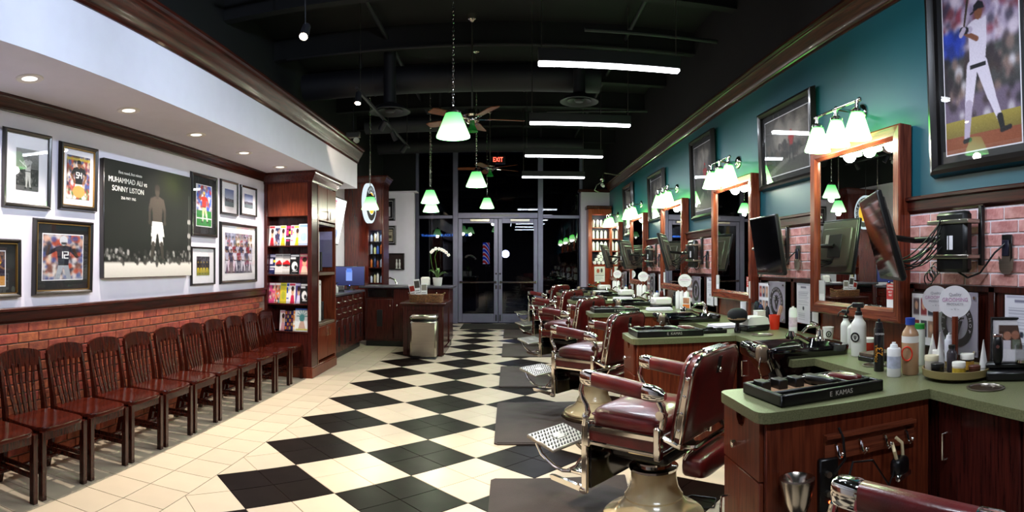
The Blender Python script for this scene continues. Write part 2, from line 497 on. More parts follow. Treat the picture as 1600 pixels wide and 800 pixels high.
def hidden(x, y):                              # under cabinets or behind the camera's view
    if y < 1.2: return True
    a = math.atan2(x, y)
    if abs(a) > .95: return True
    if math.hypot(x, y) * 388 / 926 < 1.0: return True
    if x > 1.0 and x > .95 and (y % 2.4) < .3: return True
    if x > 1.55: return True
    if x < -2.5 and y > 7.2: return True
    if x < -1.0 and y > 10.4: return True
    if math.hypot(x, y) < 1.49 * 926 / 400: return True
    return False
vis = sorted([t for t in tiles if not hidden(t[2], t[3])], key=lambda t: math.hypot(t[2], t[3]))
single = vis[:300]; sid = set(id(t) for t in single)
hh = FA / 2 - g
dia = {}
for nm, mm in (('w', M_tilew), ('b', M_tileb)):
    b_ = MB(); c_ = 0.002
    P = [(-hh, 0), (0, -hh), (hh, 0), (0, hh)]
    b_.add([(x, y, -0.012) for x, y in P] + [(x, y, -0.0015) for x, y in P] + [(x * .99, y * .99, 0) for x, y in P],
           [(0, 1, 5, 4), (1, 2, 6, 5), (2, 3, 7, 6), (3, 0, 4, 7), (4, 5, 9, 8), (5, 6, 10, 9), (6, 7, 11, 10), (7, 4, 8, 11), (8, 9, 10, 11)])
    dia[nm] = b_.mesh('tile'); dia[nm].materials.append(mm)
rest = {False: MB(), True: MB()}
sqm = {}
for t in tiles:
    p, black, tx, ty, full = t
    if id(t) in sid:
        if full:
            o = bpy.data.objects.new('tile', dia['b' if black else 'w']); COL.objects.link(o); o.location = (tx, ty, 0)
        else:
            n = len(p); key = None
            q = [(x - tx, y - ty) for x, y in p]
            key = tuple((round(x, 3), round(y, 3)) for x, y in q) + (black,)
            if key not in sqm:
                b_ = MB(); b_.add([(x, y, -0.012) for x, y in q] + [(x, y, 0) for x, y in q], [(k, (k + 1) % n, n + (k + 1) % n, n + k) for k in range(n)] + [tuple(range(n, 2 * n))])
                sqm[key] = b_.mesh('tile'); sqm[key].materials.append(M_tileb if black else M_tilew)
            o = bpy.data.objects.new('tile', sqm[key]); COL.objects.link(o); o.location = (tx, ty, 0)
        o.parent = floor
    else:
        n = len(p)
        rest[black].add([(x, y, -0.012) for x, y in p] + [(x, y, 0) for x, y in p], [(k, (k + 1) % n, n + (k + 1) % n, n + k) for k in range(n)] + [tuple(range(n, 2 * n))])
for bk, nm in ((False, 'cream_tiles'), (True, 'black_tiles')):
    o = rest[bk].build(nm, M_tileb if bk else M_tilew, floor, smooth=0); o['kind'] = 'stuff'; o['label'] = 'far ' + ('black' if bk else 'cream') + ' floor tiles'

# ---- walls
wl = struct(MB().box(XL - .15, XL, YB, 14.7, 0, 4.6).build('wall_left', M_white, smooth=0), 'white left wall above a brick wainscot')
CH = 4.60
ceil = struct(MB().box(XL - .2, XR + .2, YB, YF + .2, CH, CH + .1).build('ceiling', M_black, smooth=0), 'black painted open ceiling')
wb = struct(MB().box(XL - .2, XR + .2, YB - .12, YB, 0, CH).build('wall_rear', mat('rear_wall_paint', '3a3440', .7), smooth=0), 'dark wall behind the viewer')
wr = struct(MB().box(XR, XR + .15, YB, YF, 0, 3.42).build('wall_right', M_teal, smooth=0), 'teal right wall above wood and brick panels')
struct(MB().box(XR, XR + .15, YB, YF, 3.42, CH).build('wall_right_upper', M_black, smooth=0), 'black upper part of the right wall')

# ---- left brick wainscot, each brick its own piece
BL, BH, BG = 0.198, 0.064, 0.010
brick_bed = MB().box(XL, XL + .012, 1.2, 7.25, 0, 1.06).build('mortar_bed', M_mortard, wl, smooth=0)
bm1 = MB().cbox(0, .022, 0, BL, 0, BH, .003).mesh('brick'); bm1.materials.append(M_brickl)
bmh = MB().cbox(0, .022, 0, BL / 2 - BG / 2, 0, BH, .003).mesh('brick'); bmh.materials.append(M_brickl)
rng = random.Random(3)
restb = MB(); nb = 0
for c in range(14):
    z = 1.06 - (c + 1) * (BH + BG) + .004
    y = 1.25 + (0 if c % 2 else (BL + BG) / 2)
    while y + BL < 7.25:
        near = y > 2.0
        if near and nb < 300:
            o = bpy.data.objects.new('brick', bm1); COL.objects.link(o); o.parent = wl; o.location = (XL + .002 + rng.uniform(0, .003), y, max(z, 0.001)); nb += 1
        else:
            restb.box(XL + .002, XL + .024, y, y + BL, max(z, 0), max(z, 0) + BH)
        y += BL + BG
o = restb.build('brick_rows', M_brickl, wl, smooth=0); o['kind'] = 'stuff'

# ---- left chair rail, crown, soffit
def rail_poly(x, z0, z1, s=1, d=0.05):
    h = z1 - z0
    return [(x, z0), (x + s * d * .35, z0), (x + s * d * .45, z0 + h * .12), (x + s * d * .7, z0 + h * .2), (x + s * d * .7, z0 + h * .72), (x + s * d, z0 + h * .8), (x + s * d, z1 - .006), (x + s * (d - .006), z1), (x, z1)]
struct(MB().prism(rail_poly(XL, 1.06, 1.172, 1, .055), 'y', YB, 7.25).build('trim_1', M_mahog), 'dark wood chair rail on the left wall')
SZ, SX = 2.69, -2.41                          # soffit underside and outer face
struct(MB().box(XL, SX, YB, 9.15, SZ, 3.105).box(XL, SX - .02, YB, 9.15, 3.1, 3.3).build('soffit', M_soffit, smooth=0), 'white lowered soffit along the left wall')
def crown_poly(x, z0, z1, s, d):
    h = z1 - z0; P = [(0, 0), (.12, 0), (.14, .10), (.22, .14), (.26, .26), (.40, .40), (.62, .58), (.74, .74), (.80, .76), (.82, .86), (1.0, .90), (1.0, 1.0), (0, 1.0)]
    return [(x + s * d * a, z0 + h * b) for a, b in P]
struct(MB().prism(crown_poly(XL, 2.585, SZ, 1, .075), 'y', YB, 7.25).build('trim_2', M_mahog), 'dark crown moulding where wall meets soffit')
struct(MB().prism(crown_poly(SX - .005, 3.085, 3.30, 1, .13), 'y', YB, 9.16).build('trim_3', M_mahog), 'dark crown moulding along the soffit top')
struct(MB().box(XL, XL + .01, YB, 14.7, 3.3, CH).build('wall_left_upper', M_black, smooth=0), 'black wall above the soffit')

# ---- right crown and the panelled wall
struct(MB().prism(crown_poly(XR, 3.265, 3.43, -1, .13), 'y', YB, 14.4).build('trim_4', wood('dark_crown_wood', '4a2216', '28100b', .3, .5, 'y')), 'dark crown moulding on the teal wall')  # plain dark brown wood, a little paler than the mahogany trims
PITCH = 2.40
MY0, MY1 = 3.03, 4.22                         # nearest mirror along the wall
panels = [(-.6 if k == 0 else MY1 + (k - 1) * PITCH, MY0 + k * PITCH) for k in range(5)]
bmr = MB().cbox(0, .022, 0, BL, 0, BH, .003).mesh('brick'); bmr.materials.append(M_brickr)
bcut = {}
for k, (y0, y1) in enumerate(panels):
    MB().box(XR - .0195, XR, y0, y1, 1.36, 1.82).build('mortar_bed', M_mortar, wr, smooth=0)
    far = MB()
    for c in range(6):
        z = 1.366 + c * (BH + BG)
        y = y0 - (BL + BG) * (.5 if c % 2 else 0)
        while y < y1 - .02:
            a, b = max(y, y0 + .004), min(y + BL, y1 - .004)
            if b - a > .03:
                if k < 4 and b > 1.6:
                    key = round(b - a, 3)
                    if key not in bcut:
                        bcut[key] = MB().cbox(0, .024, 0, b - a, 0, BH, .003).mesh('brick'); bcut[key].materials.append(M_brickr)
                    o = bpy.data.objects.new('brick', bcut[key]); COL.objects.link(o); o.parent = wr; o.location = (XR - .026 + rng.uniform(0, .003), a, z)
                else: far.box(XR - .026, XR - .002, a, b, z, z + BH)
            y += BL + BG
    if far.v:
        o = far.build('brick_rows', M_brickr, wr, smooth=0); o['kind'] = 'stuff'
    struct(MB().prism(rail_poly(XR, 1.812, 1.92, -1, .065), 'y', y0, y1).build('trim_%d' % (5 + k), M_mahog), 'wood rail above brick panel %d along the right wall' % (k + 1))
    # wood wainscot of stiles and recessed boards
    b_ = MB().box(XR - .012, XR, y0, y1, .9, 1.36)
    for (a, b) in ((y0, y0 + .05), (y1 - .05, y1), (y1 - .76, y1 - .71)): b_.cbox(XR - .028, XR - .01, a, b, .9, 1.36, .004)
    b_.cbox(XR - .028, XR - .01, y0, y1, 1.325, 1.362, .004)
    struct(b_.build('trim_%d' % (10 + k), M_mahogz), 'dark wood wainscot panel below brick panel %d' % (k + 1))
MB().box(XR - .012, XR, MY0, 13.9, .5, 1.36).build('wall_boards', M_cab, wr, smooth=0)

# ---- storefront: aluminium mullions, glass, double door
def bar(n, x0, x1, z0, z1, y=YF, d=.06, m=M_alum, par=None): return MB().cbox(x0, x1, y - d, y + d, z0, z1, .006).build(n, m, par)
sf = struct(MB().cbox(-3.2, -2.3, YF - .05, YF + .1, 0, CH, .004).build('wall_front', M_black, smooth=0), 'black wall at the storefront')
MB().box(1.8, XR + .1, YF - .05, YF + .1, 0, CH).build('wall_panel', M_black, sf, smooth=0)
fr = struct(MB().cbox(-1.42, -1.29, YF - .06, YF + .06, 0, CH, .006).build('window_1', M_alum), 'aluminium storefront frame with glass')
bar('mullion', .70, .83, 0, CH, par=fr)
bar('mullion', 1.74, 1.82, 0, CH, par=fr)
bar('mullion', -2.36, -2.28, 0, CH, par=fr)
bar('transom', -2.3, -1.42, 2.62, 2.70, par=fr); bar('transom', .83, 1.76, 2.62, 2.70, par=fr); bar('transom', -1.29, .70, 2.62, 2.76, par=fr)
bar('sill', -2.3, -1.42, 0, .12, par=fr); bar('sill', .83, 1.76, 0, .12, par=fr)
for (a, b, z0, z1) in ((-2.28, -1.42, .12, 2.62), (.83, 1.74, .12, 2.62), (-2.28, -1.42, 2.70, CH), (.83, 1.74, 2.70, CH), (-1.29, .70, 2.76, CH)):
    MB().box(a, b, YF - .006, YF + .006, z0, z1).build('pane', M_window, fr, smooth=0)
for k, (a, b, hx) in enumerate(((-1.285, -.295, -.34), (-.285, .695, -.24))):
    d_ = struct(MB().cbox(a, a + .10, YF - .04, YF + .02, .02, 2.61, .005).build('door_%d' % (k + 1), M_alum), ('left' if k == 0 else 'right') + ' leaf of the aluminium glass double door')
    MB().cbox(b - .10, b, YF - .04, YF + .02, .02, 2.61, .005).build('stile', M_alum, d_)
    MB().cbox(a + .1, b - .1, YF - .04, YF + .02, .02, .24, .005).build('bottom_rail', M_alum, d_)
    MB().cbox(a + .1, b - .1, YF - .04, YF + .02, 2.50, 2.61, .005).build('top_rail', M_alum, d_)
    MB().box(a + .1, b - .1, YF - .016, YF - .006, .24, 2.50).build('pane', M_window, d_, smooth=0)
    MB().cbox(a + .03, b - .03, YF - .10, YF - .06, 1.01, 1.05, .008).cbox(a + .03, a + .08, YF - .07, YF - .03, 1.0, 1.06, .004).cbox(b - .08, b - .03, YF - .07, YF - .03, 1.0, 1.06, .004).build('push_bar', M_chrome, d_)
    MB().cyl((hx, YF - .05, 1.24), (hx, YF - .03, 1.24), .022).build('lock', M_chrome, d_)
    MB().cbox(hx - .02, hx + .02, YF - .055, YF - .03, .86, .96, .005).build('thumb_turn', M_chrome, d_)
    MB().cbox(a + .3, a + .78, YF - .10, YF - .04, 2.54, 2.60, .006).build('closer', M_nickel, d_)
    MB().cbox(hx - .015, hx + .015, YF - .06, YF - .03, .06, .22, .004).build('foot_bolt', M_blackp, d_)
struct(MB().cbox(-.72, .22, YF - .075, YF - .055, 2.665, 2.72, .004).build('trim_20', mat('pale_sign_strip', 'a9a7b8', .5)), 'pale strip above the double door')
# night outside: pavement and the shops opposite
struct(MB().box(-14, 14, YF + .2, 40, -.12, -.02).build('ground_outside', mat('asphalt', '1a191c', .8, var=.3), smooth=0), 'dark pavement outside the door')
struct(MB().box(-14, 14, 30, 31, -.1, 7).build('facade_outside', mat('night_facade', '0b0a0d', .8, var=.3), smooth=0), 'dark shop front across the street')

# ---- stub walls
sl = struct(MB().cbox(-3.2, -2.19, 13.45, 13.62, 0, 3.13, .004).build('wall_partition_left', M_white, smooth=0), 'white partition wall behind the reception')
sr = struct(MB().cbox(1.74, XR, 14.40, 14.55, 0, 3.24, .004).build('wall_partition_right', M_white, smooth=0), 'white partition wall beside the product cabinet')
struct(MB().cbox(1.68, XR, 14.33, 14.62, 3.24, 3.31, .01).build('trim_21', M_mahogx), 'dark cap on the right partition')
struct(MB().cbox(-3.2, -2.12, 13.38, 13.69, 3.13, 3.16, .006).build('trim_22', M_white), 'white cap on the left partition')
# =================================================================== BARBER CHAIRS (largest things first)
def barber_chair(label):
    t = thing('barber_chair', label, 'barber chair', group='burgundy barber chairs')
    # pedestal
    MB().lathe([(0, 0.0), (.300, 0), (.308, .012), (.308, .045), (.295, .058), (.285, .06), (.28, .055)], 40).build('base_ring', mat('bronze_base_ring', '8f7a64', .25, .9, var=.15), t)
    MB().lathe([(.284, .05), (.288, .072), (.270, .085), (.225, .10), (.185, .135), (.165, .165), (.168, .176), (.160, .186), (.142, .22), (.132, .27), (.130, .315), (.128, .325), (0, .325)], 40).build('pedestal', M_cream, t)
    MB().lathe([(.128, .320), (.140, .325), (.142, .338), (.132, .345), (0, .345)], 36).build('collar', M_chrome, t)
    MB().lathe([(.105, .34), (.108, .37), (.06, .38), (.058, .42), (0, .42)], 24).build('piston', M_chrome, t)
    MB().cbox(-.19, .19, -.17, .19, .41, .47, .02).build('underframe', M_blackp, t)
    f_ = MB()
    W, YFr, YR = .31, -.255, .215
    # seat frame: chrome bars all round, burgundy band between them
    for z0, z1 in ((.495, .520), (.572, .606)):
        f_.cbox(-W, -W + .022, YFr, YR, z0, z1, .006).cbox(W - .022, W, YFr, YR, z0, z1, .006)
        f_.cbox(-W, W, YR - .02, YR, z0, z1, .006).cbox(-W, W, YFr, YFr + .02, z0, z1, .006)
    for sx in (-1, 1):
        f_.cbox(sx * W - .022, sx * W + .022, YR - .03, YR + .012, .485, .655, .008)
        f_.cbox(sx * (W - .004) - .014, sx * (W - .004) + .014, YFr - .012, YFr + .03, .485, .625, .006)
    f_.build('seat_frame', M_chrome, t)
    MB().box(-W + .008, W - .008, YFr + .008, YR - .008, .515, .578).build('seat_band', M_leather, t)
    c_ = MB().sell((0, -.02, .632), (.288, .235, .062), .42, 40, 14, .28)
    # slight crown on the cushion
    c_.v = [(x, y, z + .035 * max(0, 1 - (x / .3) ** 2) * max(0, 1 - ((y + .02) / .25) ** 2) * (z > .62)) for x, y, z in c_.v]
    cu = c_.build('seat', M_leather, t, 60)
    MB().tube([(-.270, -.232, .655), (-.282, 0, .655), (-.270, .19, .655)], .005, 6).tube([(.270, -.232, .655), (.282, 0, .655), (.270, .19, .655)], .005, 6).tube([(-.262, -.243, .655), (0, -.256, .657), (.262, -.243, .655)], .005, 6).build('piping', M_leather, cu)
    # arms
    for sx in (-1, 1):
        X = sx * .312; F0 = Vector((X, -.262, .868)); F1 = Vector((X, .225, .820))
        D = (F1 - F0)
        def ap(s, dz=0): p = F0 + D * s; return (p.x, p.y, p.z + dz)
        b_ = MB()
        n = 20; prof = [(.036 * math.copysign(abs(math.cos(a)) ** .6, math.cos(a)), .040 * math.copysign(abs(math.sin(a)) ** .6, math.sin(a))) for a in [2 * PI * k / n for k in range(n)]]
        def loft(segs, name, m):
            q = MB(); vs = []; fs = []
            for (s, k) in segs:
                p = F0 + D * s
                for (u, v) in prof: vs.append((p.x + u * k, p.y, p.z + v * k))
            for i in range(len(segs) - 1):
                for k in range(n): fs.append((i * n + k, i * n + (k + 1) % n, (i + 1) * n + (k + 1) % n, (i + 1) * n + k))
            fs += [tuple(range(n))[::-1], tuple(range((len(segs) - 1) * n, len(segs) * n))]
            return q.add(vs, fs).build(name, m, t, 50)
        loft([(.13, .93), (.15, 1), (.5, 1.06), (.80, 1), (.82, .93)], 'armrest', M_leather)
        loft([(-.02, .80), (0, .97), (.05, 1.05), (.13, 1.05), (.145, 1.0)], 'arm_cap', M_chrome)
        loft([(.80, 1.0), (.82, 1.06), (.92, 1.04), (1.0, .8), (1.05, .45)], 'arm_clamp', M_chrome)
        # curved front post down to the frame
        q = MB(); P = [(X, -.275, .83), (X, -.285, .79), (X, -.272, .745), (X, -.245, .71), (X, -.235, .675), (X, -.252, .645), (X, -.262, .60)]
        q.tube(P, [.012, .015, .014, .015, .017, .016, .015], 10)
        q.lathe([(.018, 0), (.023, .01), (.018, .022)], 12, (X, -.250, .64)); q.build('arm_post', M_chrome, t)
        q = MB().tube([(X, .20, .80), (X * .98, .225, .76), (X * .97, .235, .70), (X * .98, .225, .65)], [.016, .02, .02, .017], 10)
        q.cyl((X * .90, .225, .72), (X * 1.06, .225, .72), .024, n=14); q.build('back_hinge', M_chrome, t)
    # backrest, leaning back
    B = Matrix.Translation((0, .215, .605)) @ Matrix.Rotation(R(-11), 4, 'X')
    def outline(w_, h, r, n=8):
        P = [(-w_, 0), (w_, 0)]
        P += [(w_ - r + r * math.cos(a), h - r + r * math.sin(a)) for a in [PI / 2 * k / n for k in range(n + 1)]]
        P += [(-w_ + r + r * math.cos(a), h - r + r * math.sin(a)) for a in [PI / 2 + PI / 2 * k / n for k in range(n + 1)]]
        return P
    BHt = .445
    b_ = MB(); O = outline(.286, BHt, .10); n = len(O)
    def ring(k, y): return [(x * k, y, (z - .2) * (1 - (1 - k) * .9) + .2) for x, z in O]
    Ls = [ring(.60, .028), ring(.90, .030), ring(.985, .042), ring(1, .058), ring(1, .105), ring(.985, .118), ring(.95, .124), ring(.6, .126)]
    vs = [p for L in Ls for p in L]; fs = []
    for i in range(len(Ls) - 1):
        for k in range(n): fs.append((i * n + k, i * n + (k + 1) % n, (i + 1) * n + (k + 1) % n, (i + 1) * n + k))
    fs += [tuple(range(n)), tuple(range((len(Ls) - 1) * n, len(Ls) * n))]
    back = b_.add(vs, fs, B).build('backrest', M_leather, t, 50)
    E_ = [(x * 1.012, .112, z * 1.006) for x, z in O[1:]] + [(O[0][0] * 1.012, .112, 0)]
    q = MB().tube([B @ Vector(p) for p in E_], .010, 8); E2 = [(x * 1.012, .068, z * 1.006) for x, z in O[1:]] + [(O[0][0] * 1.012, .068, 0)]
    q.tube([B @ Vector(p) for p in E2], .007, 8); q.build('chrome_edge', M_chrome, back)
    for sx in (-1, 1):
        q = MB()
        q.cbox(sx * .289 - .006, sx * .289 + .006, .074, .104, .02, .34, .003, B)
        for z in (.06, .15, .24, .33): q.lathe([(.010, 0), (.008, .006), (0, .009)], 10, M=B @ Matrix.Translation((sx * .294, .089, z)) @ Matrix.Rotation(R(90 * sx), 4, 'Y'))
        q.build('side_strip', M_chrome, back)
    MB().cbox(-.125, .125, .05, .11, BHt - .012, BHt + .014, .01, B).build('top_cap', M_chrome, back)
    MB().cbox(-.030, .030, .10, .1275, BHt - .125, BHt - .02, .008, B).build('headrest_slot', M_blackp, back)
    MB().sell(tuple(B @ Vector((0, .135, BHt - .10))), (.013, .013, .013), 1, 12, 8).build('slot_knob', M_chrome, back)
    # bar and rolled bolster under the back
    q = MB().tube([(-.29, .22, .60), (-.27, .31, .56), (-.2, .36, .545), (.2, .36, .545), (.27, .31, .56), (.29, .22, .60)], .016, 8)
    q.tube([(-.26, .33, .50), (-.26, .345, .53), (-.2, .35, .54)], .010, 8).tube([(.26, .33, .50), (.26, .345, .53), (.2, .35, .54)], .010, 8); q.build('towel_bar', M_chrome, t)
    q = MB().sell((0, .355, .445), (.235, .075, .062), .45, 32, 12, .4); q.build('calf_bolster', M_leather, t, 60)
    # front apron and footrests
    ap_ = MB().cbox(-.285, .285, -.262, -.235, .245, .49, .004).build('front_apron', M_blackg, t)
    q = MB()
    for k in range(16): q.box(-.25 + k * .033, -.232 + k * .033, -.266, -.260, .262, .284)
    q.build('apron_vents', M_chrome, ap_)
    for sx in (-1, 1):
        X = sx * .30
        q = MB().cbox(X - .012, X + .012, -.285, -.245, .225, .60, .005)
        q.prism([(-.285, .255), (-.285, .225), (-.50, .245), (-.515, .268), (-.49, .272)], 'x', X - .012, X + .012)
        q.sell((X, -.275, .235), (.016, .032, .022), .8, 14, 8); q.build('leg_strip', M_chrome, t)
    q = MB().cbox(-.17, .17, -.50, -.30, .250, .272, .006); lp = q.build('lower_footplate', M_chrome, t)
    def grip(parent, M, w_, d, nx, ny):
        q = MB()
        for i in range(nx):
            for j in range(ny):
                if abs(i - (nx - 1) / 2) < 1.3 and abs(j - (ny - 1) / 2) < 1.1: continue
                x = -w_ + (i + .5) * 2 * w_ / nx; y = -d + (j + .5) * 2 * d / ny
                q.box(-.0135, .0135, -.0055, .0055, 0, .003, M @ Matrix.Translation((x, y, 0)) @ Matrix.Rotation(R(48 if (i + j) % 2 else 38), 4, 'Z'))
        o = q.build('grip_pattern', mat('worn_footplate_ridges', '2e261e', .6, .2), parent, 0); return o
    grip(lp, Matrix.Translation((0, -.40, .272)), .16, .09, 11, 5)
    U = Matrix.Translation((0, -.70, .385)) @ Matrix.Rotation(R(-14), 4, 'X')
    upm = mat('satin_footplate', 'b4ada0', .32, .75, var=.1)
    up_ = MB().cbox(-.185, .185, -.115, .115, -.016, .008, .008, U).build('footrest_plate', upm, t)
    grip(up_, U @ Matrix.Translation((0, 0, .008)), .175, .105, 12, 6)
    MB().box(-.05, .05, -.03, .03, .008, .011, U).build('emblem_plate', upm, up_)
    q = MB()
    for sx in (-1, 1):
        X = sx * .165
        q.tube([(X, -.74, .375), (X, -.72, .345), (X, -.70, .315), (X, -.655, .29), (X, -.60, .262), (X, -.53, .25), (X, -.47, .26)], .011, 8)
        q.tube([(X, -.47, .275), (X, -.43, .30), (X, -.40, .345), (X, -.37, .365), (X, -.335, .345), (X, -.30, .33)], .009, 8)
    q.build('footrest_bracket', M_chrome, t)
    return t
CHX = .815
CY_ = [3.29 + PITCH * (k - 1) for k in range(6)]
STN = ['nearest', 'second', 'third', 'fourth', 'farthest']
CHL = ['burgundy barber chair cut by the bottom right corner, only an arm and back showing',
       'whole burgundy leather barber chair on cream pedestal nearest the middle of the view',
       'burgundy barber chair second in the row, directly behind the most complete one',
       'burgundy barber chair third along the row, beside the third green counter',
       'burgundy barber chair fourth along the row, only armrest and back visible',
       'burgundy barber chair last in the row, closest to the glass door']
HEAD = [58, 44, 43, 44, 42, 43]
bc = barber_chair(CHL[1])
KIDS_all = None
for k in range(6):
    rz = R(270 - HEAD[k])
    if k == 1: bc.location = (CHX, CY_[1], 0); bc.rotation_euler[2] = rz
    else: dup(bc, (CHX if k else .734, CY_[k] if k else 1.0, 0), CHL[k], rz)

# mats with a bay cut for the pedestal
for k in range(1, 6):
    yc = CY_[k]; y0, y1 = [(2.55, 4.08), (4.86, 6.32), (7.12, 8.55), (9.42, 10.98), (11.78, 13.3)][k - 1]
    P = [(-.13, y0 + .03), (-.10, y0), (.80, y0)]
    for a in range(0, 19):
        an = R(-80 - a * (200 / 18)); x = CHX + .318 * math.cos(an); y = yc + .318 * math.sin(an)
        if x < .80 and y0 < y < y1: P.append((x, y))
    P += [(.80, y1), (-.10, y1), (-.13, y1 - .03)]
    q = MB().prism(P, 'z', 0.0, .012)
    P2 = [(x + (.025 if x < 0 else 0), min(max(y, y0 + .025), y1 - .025)) for x, y in P]
    q.prism(P2, 'z', .012, .016)
    tag(q.build('floor_mat', M_mat, smooth=0), ['brown anti-fatigue mat closest to the camera, under the most complete barber chair', 'brown rubber mat second from the camera, under the second barber chair', 'brown rubber mat third from the camera beside the checker floor', 'brown rubber mat fourth from the camera, two before the door', 'brown rubber mat last in the row, touching the door mat'][k - 1], 'mat', 'anti-fatigue mats by the barber chairs')
tag(MB().cbox(-1.14, .80, 13.42, 14.6, 0, .010, .006).build('door_mat', mat('dark_door_mat', '2c241f', .95, var=.25, bump=.4, bscale=200)), 'wide dark entrance mat in front of the glass double door', 'mat')

# =================================================================== WAITING CHAIRS
def wait_chair(label):
    t = thing('waiting_chair', label, 'chair', group='dark wooden chairs along the left wall')
    # faces -Y in its own frame; back against +Y
    s_ = MB(); n = 32; P = []
    for k in range(n):
        a = 2 * PI * k / n
        ca, sa = math.cos(a), math.sin(a); e = .45
        x = .215 * math.copysign(abs(ca) ** e, ca); y = -.015 + .215 * math.copysign(abs(sa) ** e, sa)
        if y > 0: x *= 1 - .10 * (y / .2)
        P.append((x, y))
    vs = []; fs = []
    for z, k in ((.425, .95), (.430, 1.0), (.447, 1.0), (.455, .985), (.455, .80), (.449, .45), (.447, .12)):
        for (x, y) in P: vs.append((x * k, (y + .015) * k - .015, z))
    for i in range(6):
        for k in range(n): fs.append((i * n + k, i * n + (k + 1) % n, (i + 1) * n + (k + 1) % n, (i + 1) * n + k))
    fs += [tuple(range(n))[::-1], tuple(range(6 * n, 7 * n))]
    s_.add(vs, fs).build('seat', M_seatw, t, 50)
    q = MB().box(-.185, .185, -.205, -.185, .375, .43).box(-.185, .185, .15, .17, .375, .43).box(-.19, -.17, -.2, .16, .375, .43).box(.17, .19, -.2, .16, .375, .43); q.build('apron', M_chairw, t, 0)
    for sx in (-1, 1):
        MB().prism([(sx * .195 - .018, -.215), (sx * .195 + .018, -.215), (sx * .195 + .018, -.179), (sx * .195 - .018, -.179)], 'z', 0, .43).build('leg', M_chairw, t, 0)
        # rear leg sweeps up into the back post
        S = [(.235, 0), (.185, .22), (.165, .42), (.172, .50), (.20, .66), (.235, .83)]
        q = MB(); vs = []; fs = []; xx = sx * .185
        for i, (y, z) in enumerate(S):
            w_ = .017 - .001 * i; d = .019 if i < 4 else .015
            vs += [(xx - w_, y - d, z), (xx + w_, y - d, z), (xx + w_, y + d, z), (xx - w_, y + d, z)]
        for i in range(len(S) - 1):
            for k in range(4): fs.append((i * 4 + k, i * 4 + (k + 1) % 4, i * 4 + 4 + (k + 1) % 4, i * 4 + 4 + k))
        fs += [(0, 3, 2, 1), (len(S) * 4 - 4, len(S) * 4 - 3, len(S) * 4 - 2, len(S) * 4 - 1)]
        q.add(vs, fs).build('leg', M_chairw, t, 30)
        MB().cbox(sx * .19 - .011, sx * .19 + .011, -.19, .205, .155, .185, .004).build('stretcher', M_chairw, t)
    MB().cbox(-.185, .185, -.012, .012, .16, .182, .004).build('stretcher', M_chairw, t)
    # slats, splayed, following the slanting back
    for k in range(5):
        x0 = (-.105 + .0525 * k) * .86; x1 = (-.105 + .0525 * k) * 1.25
        q = MB(); vs = []
        w_ = .0135
        for s, z, y in ((0, .452, .160), (.33, .56, .180), (.66, .67, .205), (1, .785, .228)):
            x = x0 + (x1 - x0) * s; bow = .012 * math.sin(PI * s)
            vs += [(x - w_, y - .006 + bow, z), (x + w_, y - .006 + bow, z), (x + w_, y + .006 + bow, z), (x - w_, y + .006 + bow, z)]
        fs = [(i * 4 + a, i * 4 + (a + 1) % 4, i * 4 + 4 + (a + 1) % 4, i * 4 + 4 + a) for i in range(3) for a in range(4)] + [(0, 3, 2, 1), (12, 13, 14, 15)]
        q.add(vs, fs).build('slat', M_chairw, t, 30)
    # crest rail: arched top, curved in plan
    q = MB(); vs = []; fs = []; m = 13
    for i in range(m):
        u = -1 + 2 * i / (m - 1); x = .197 * u; y = .218 + .022 * (1 - u * u); top = .862 + .028 * (1 - abs(u) ** 2.2) - (.012 if abs(u) > .95 else 0); bot = .762
        vs += [(x, y - .011, bot), (x, y + .011, bot), (x, y + .022, top), (x, y + .002, top)]
    for i in range(m - 1):
        for a in range(4): fs.append((i * 4 + a, i * 4 + (a + 1) % 4, i * 4 + 4 + (a + 1) % 4, i * 4 + 4 + a))
    fs += [(0, 3, 2, 1), (m * 4 - 4, m * 4 - 3, m * 4 - 2, m * 4 - 1)]
    q.add(vs, fs).build('crest_rail', M_chairw, t, 40)
    return t
ORD = ['first', 'second', 'third', 'fourth', 'fifth', 'sixth', 'seventh', 'eighth', 'ninth', 'tenth']
wl_lab = ['dark wooden slat-back chair mostly cut off at the lower left corner'] + ['dark wooden slat-back chair, %s from the left edge along the brick wainscot' % ORD[k] for k in range(1, 9)] + ['dark wooden slat-back chair next to last before the magazine cabinet', 'dark wooden slat-back chair right beside the magazine cabinet']
wc = wait_chair(wl_lab[0])
for k in range(11):
    loc = (-2.845, 2.36 + .467 * k, 0)
    if k == 0: wc.location = loc; wc.rotation_euler[2] = PI / 2
    else: dup(wc, loc, wl_lab[k])

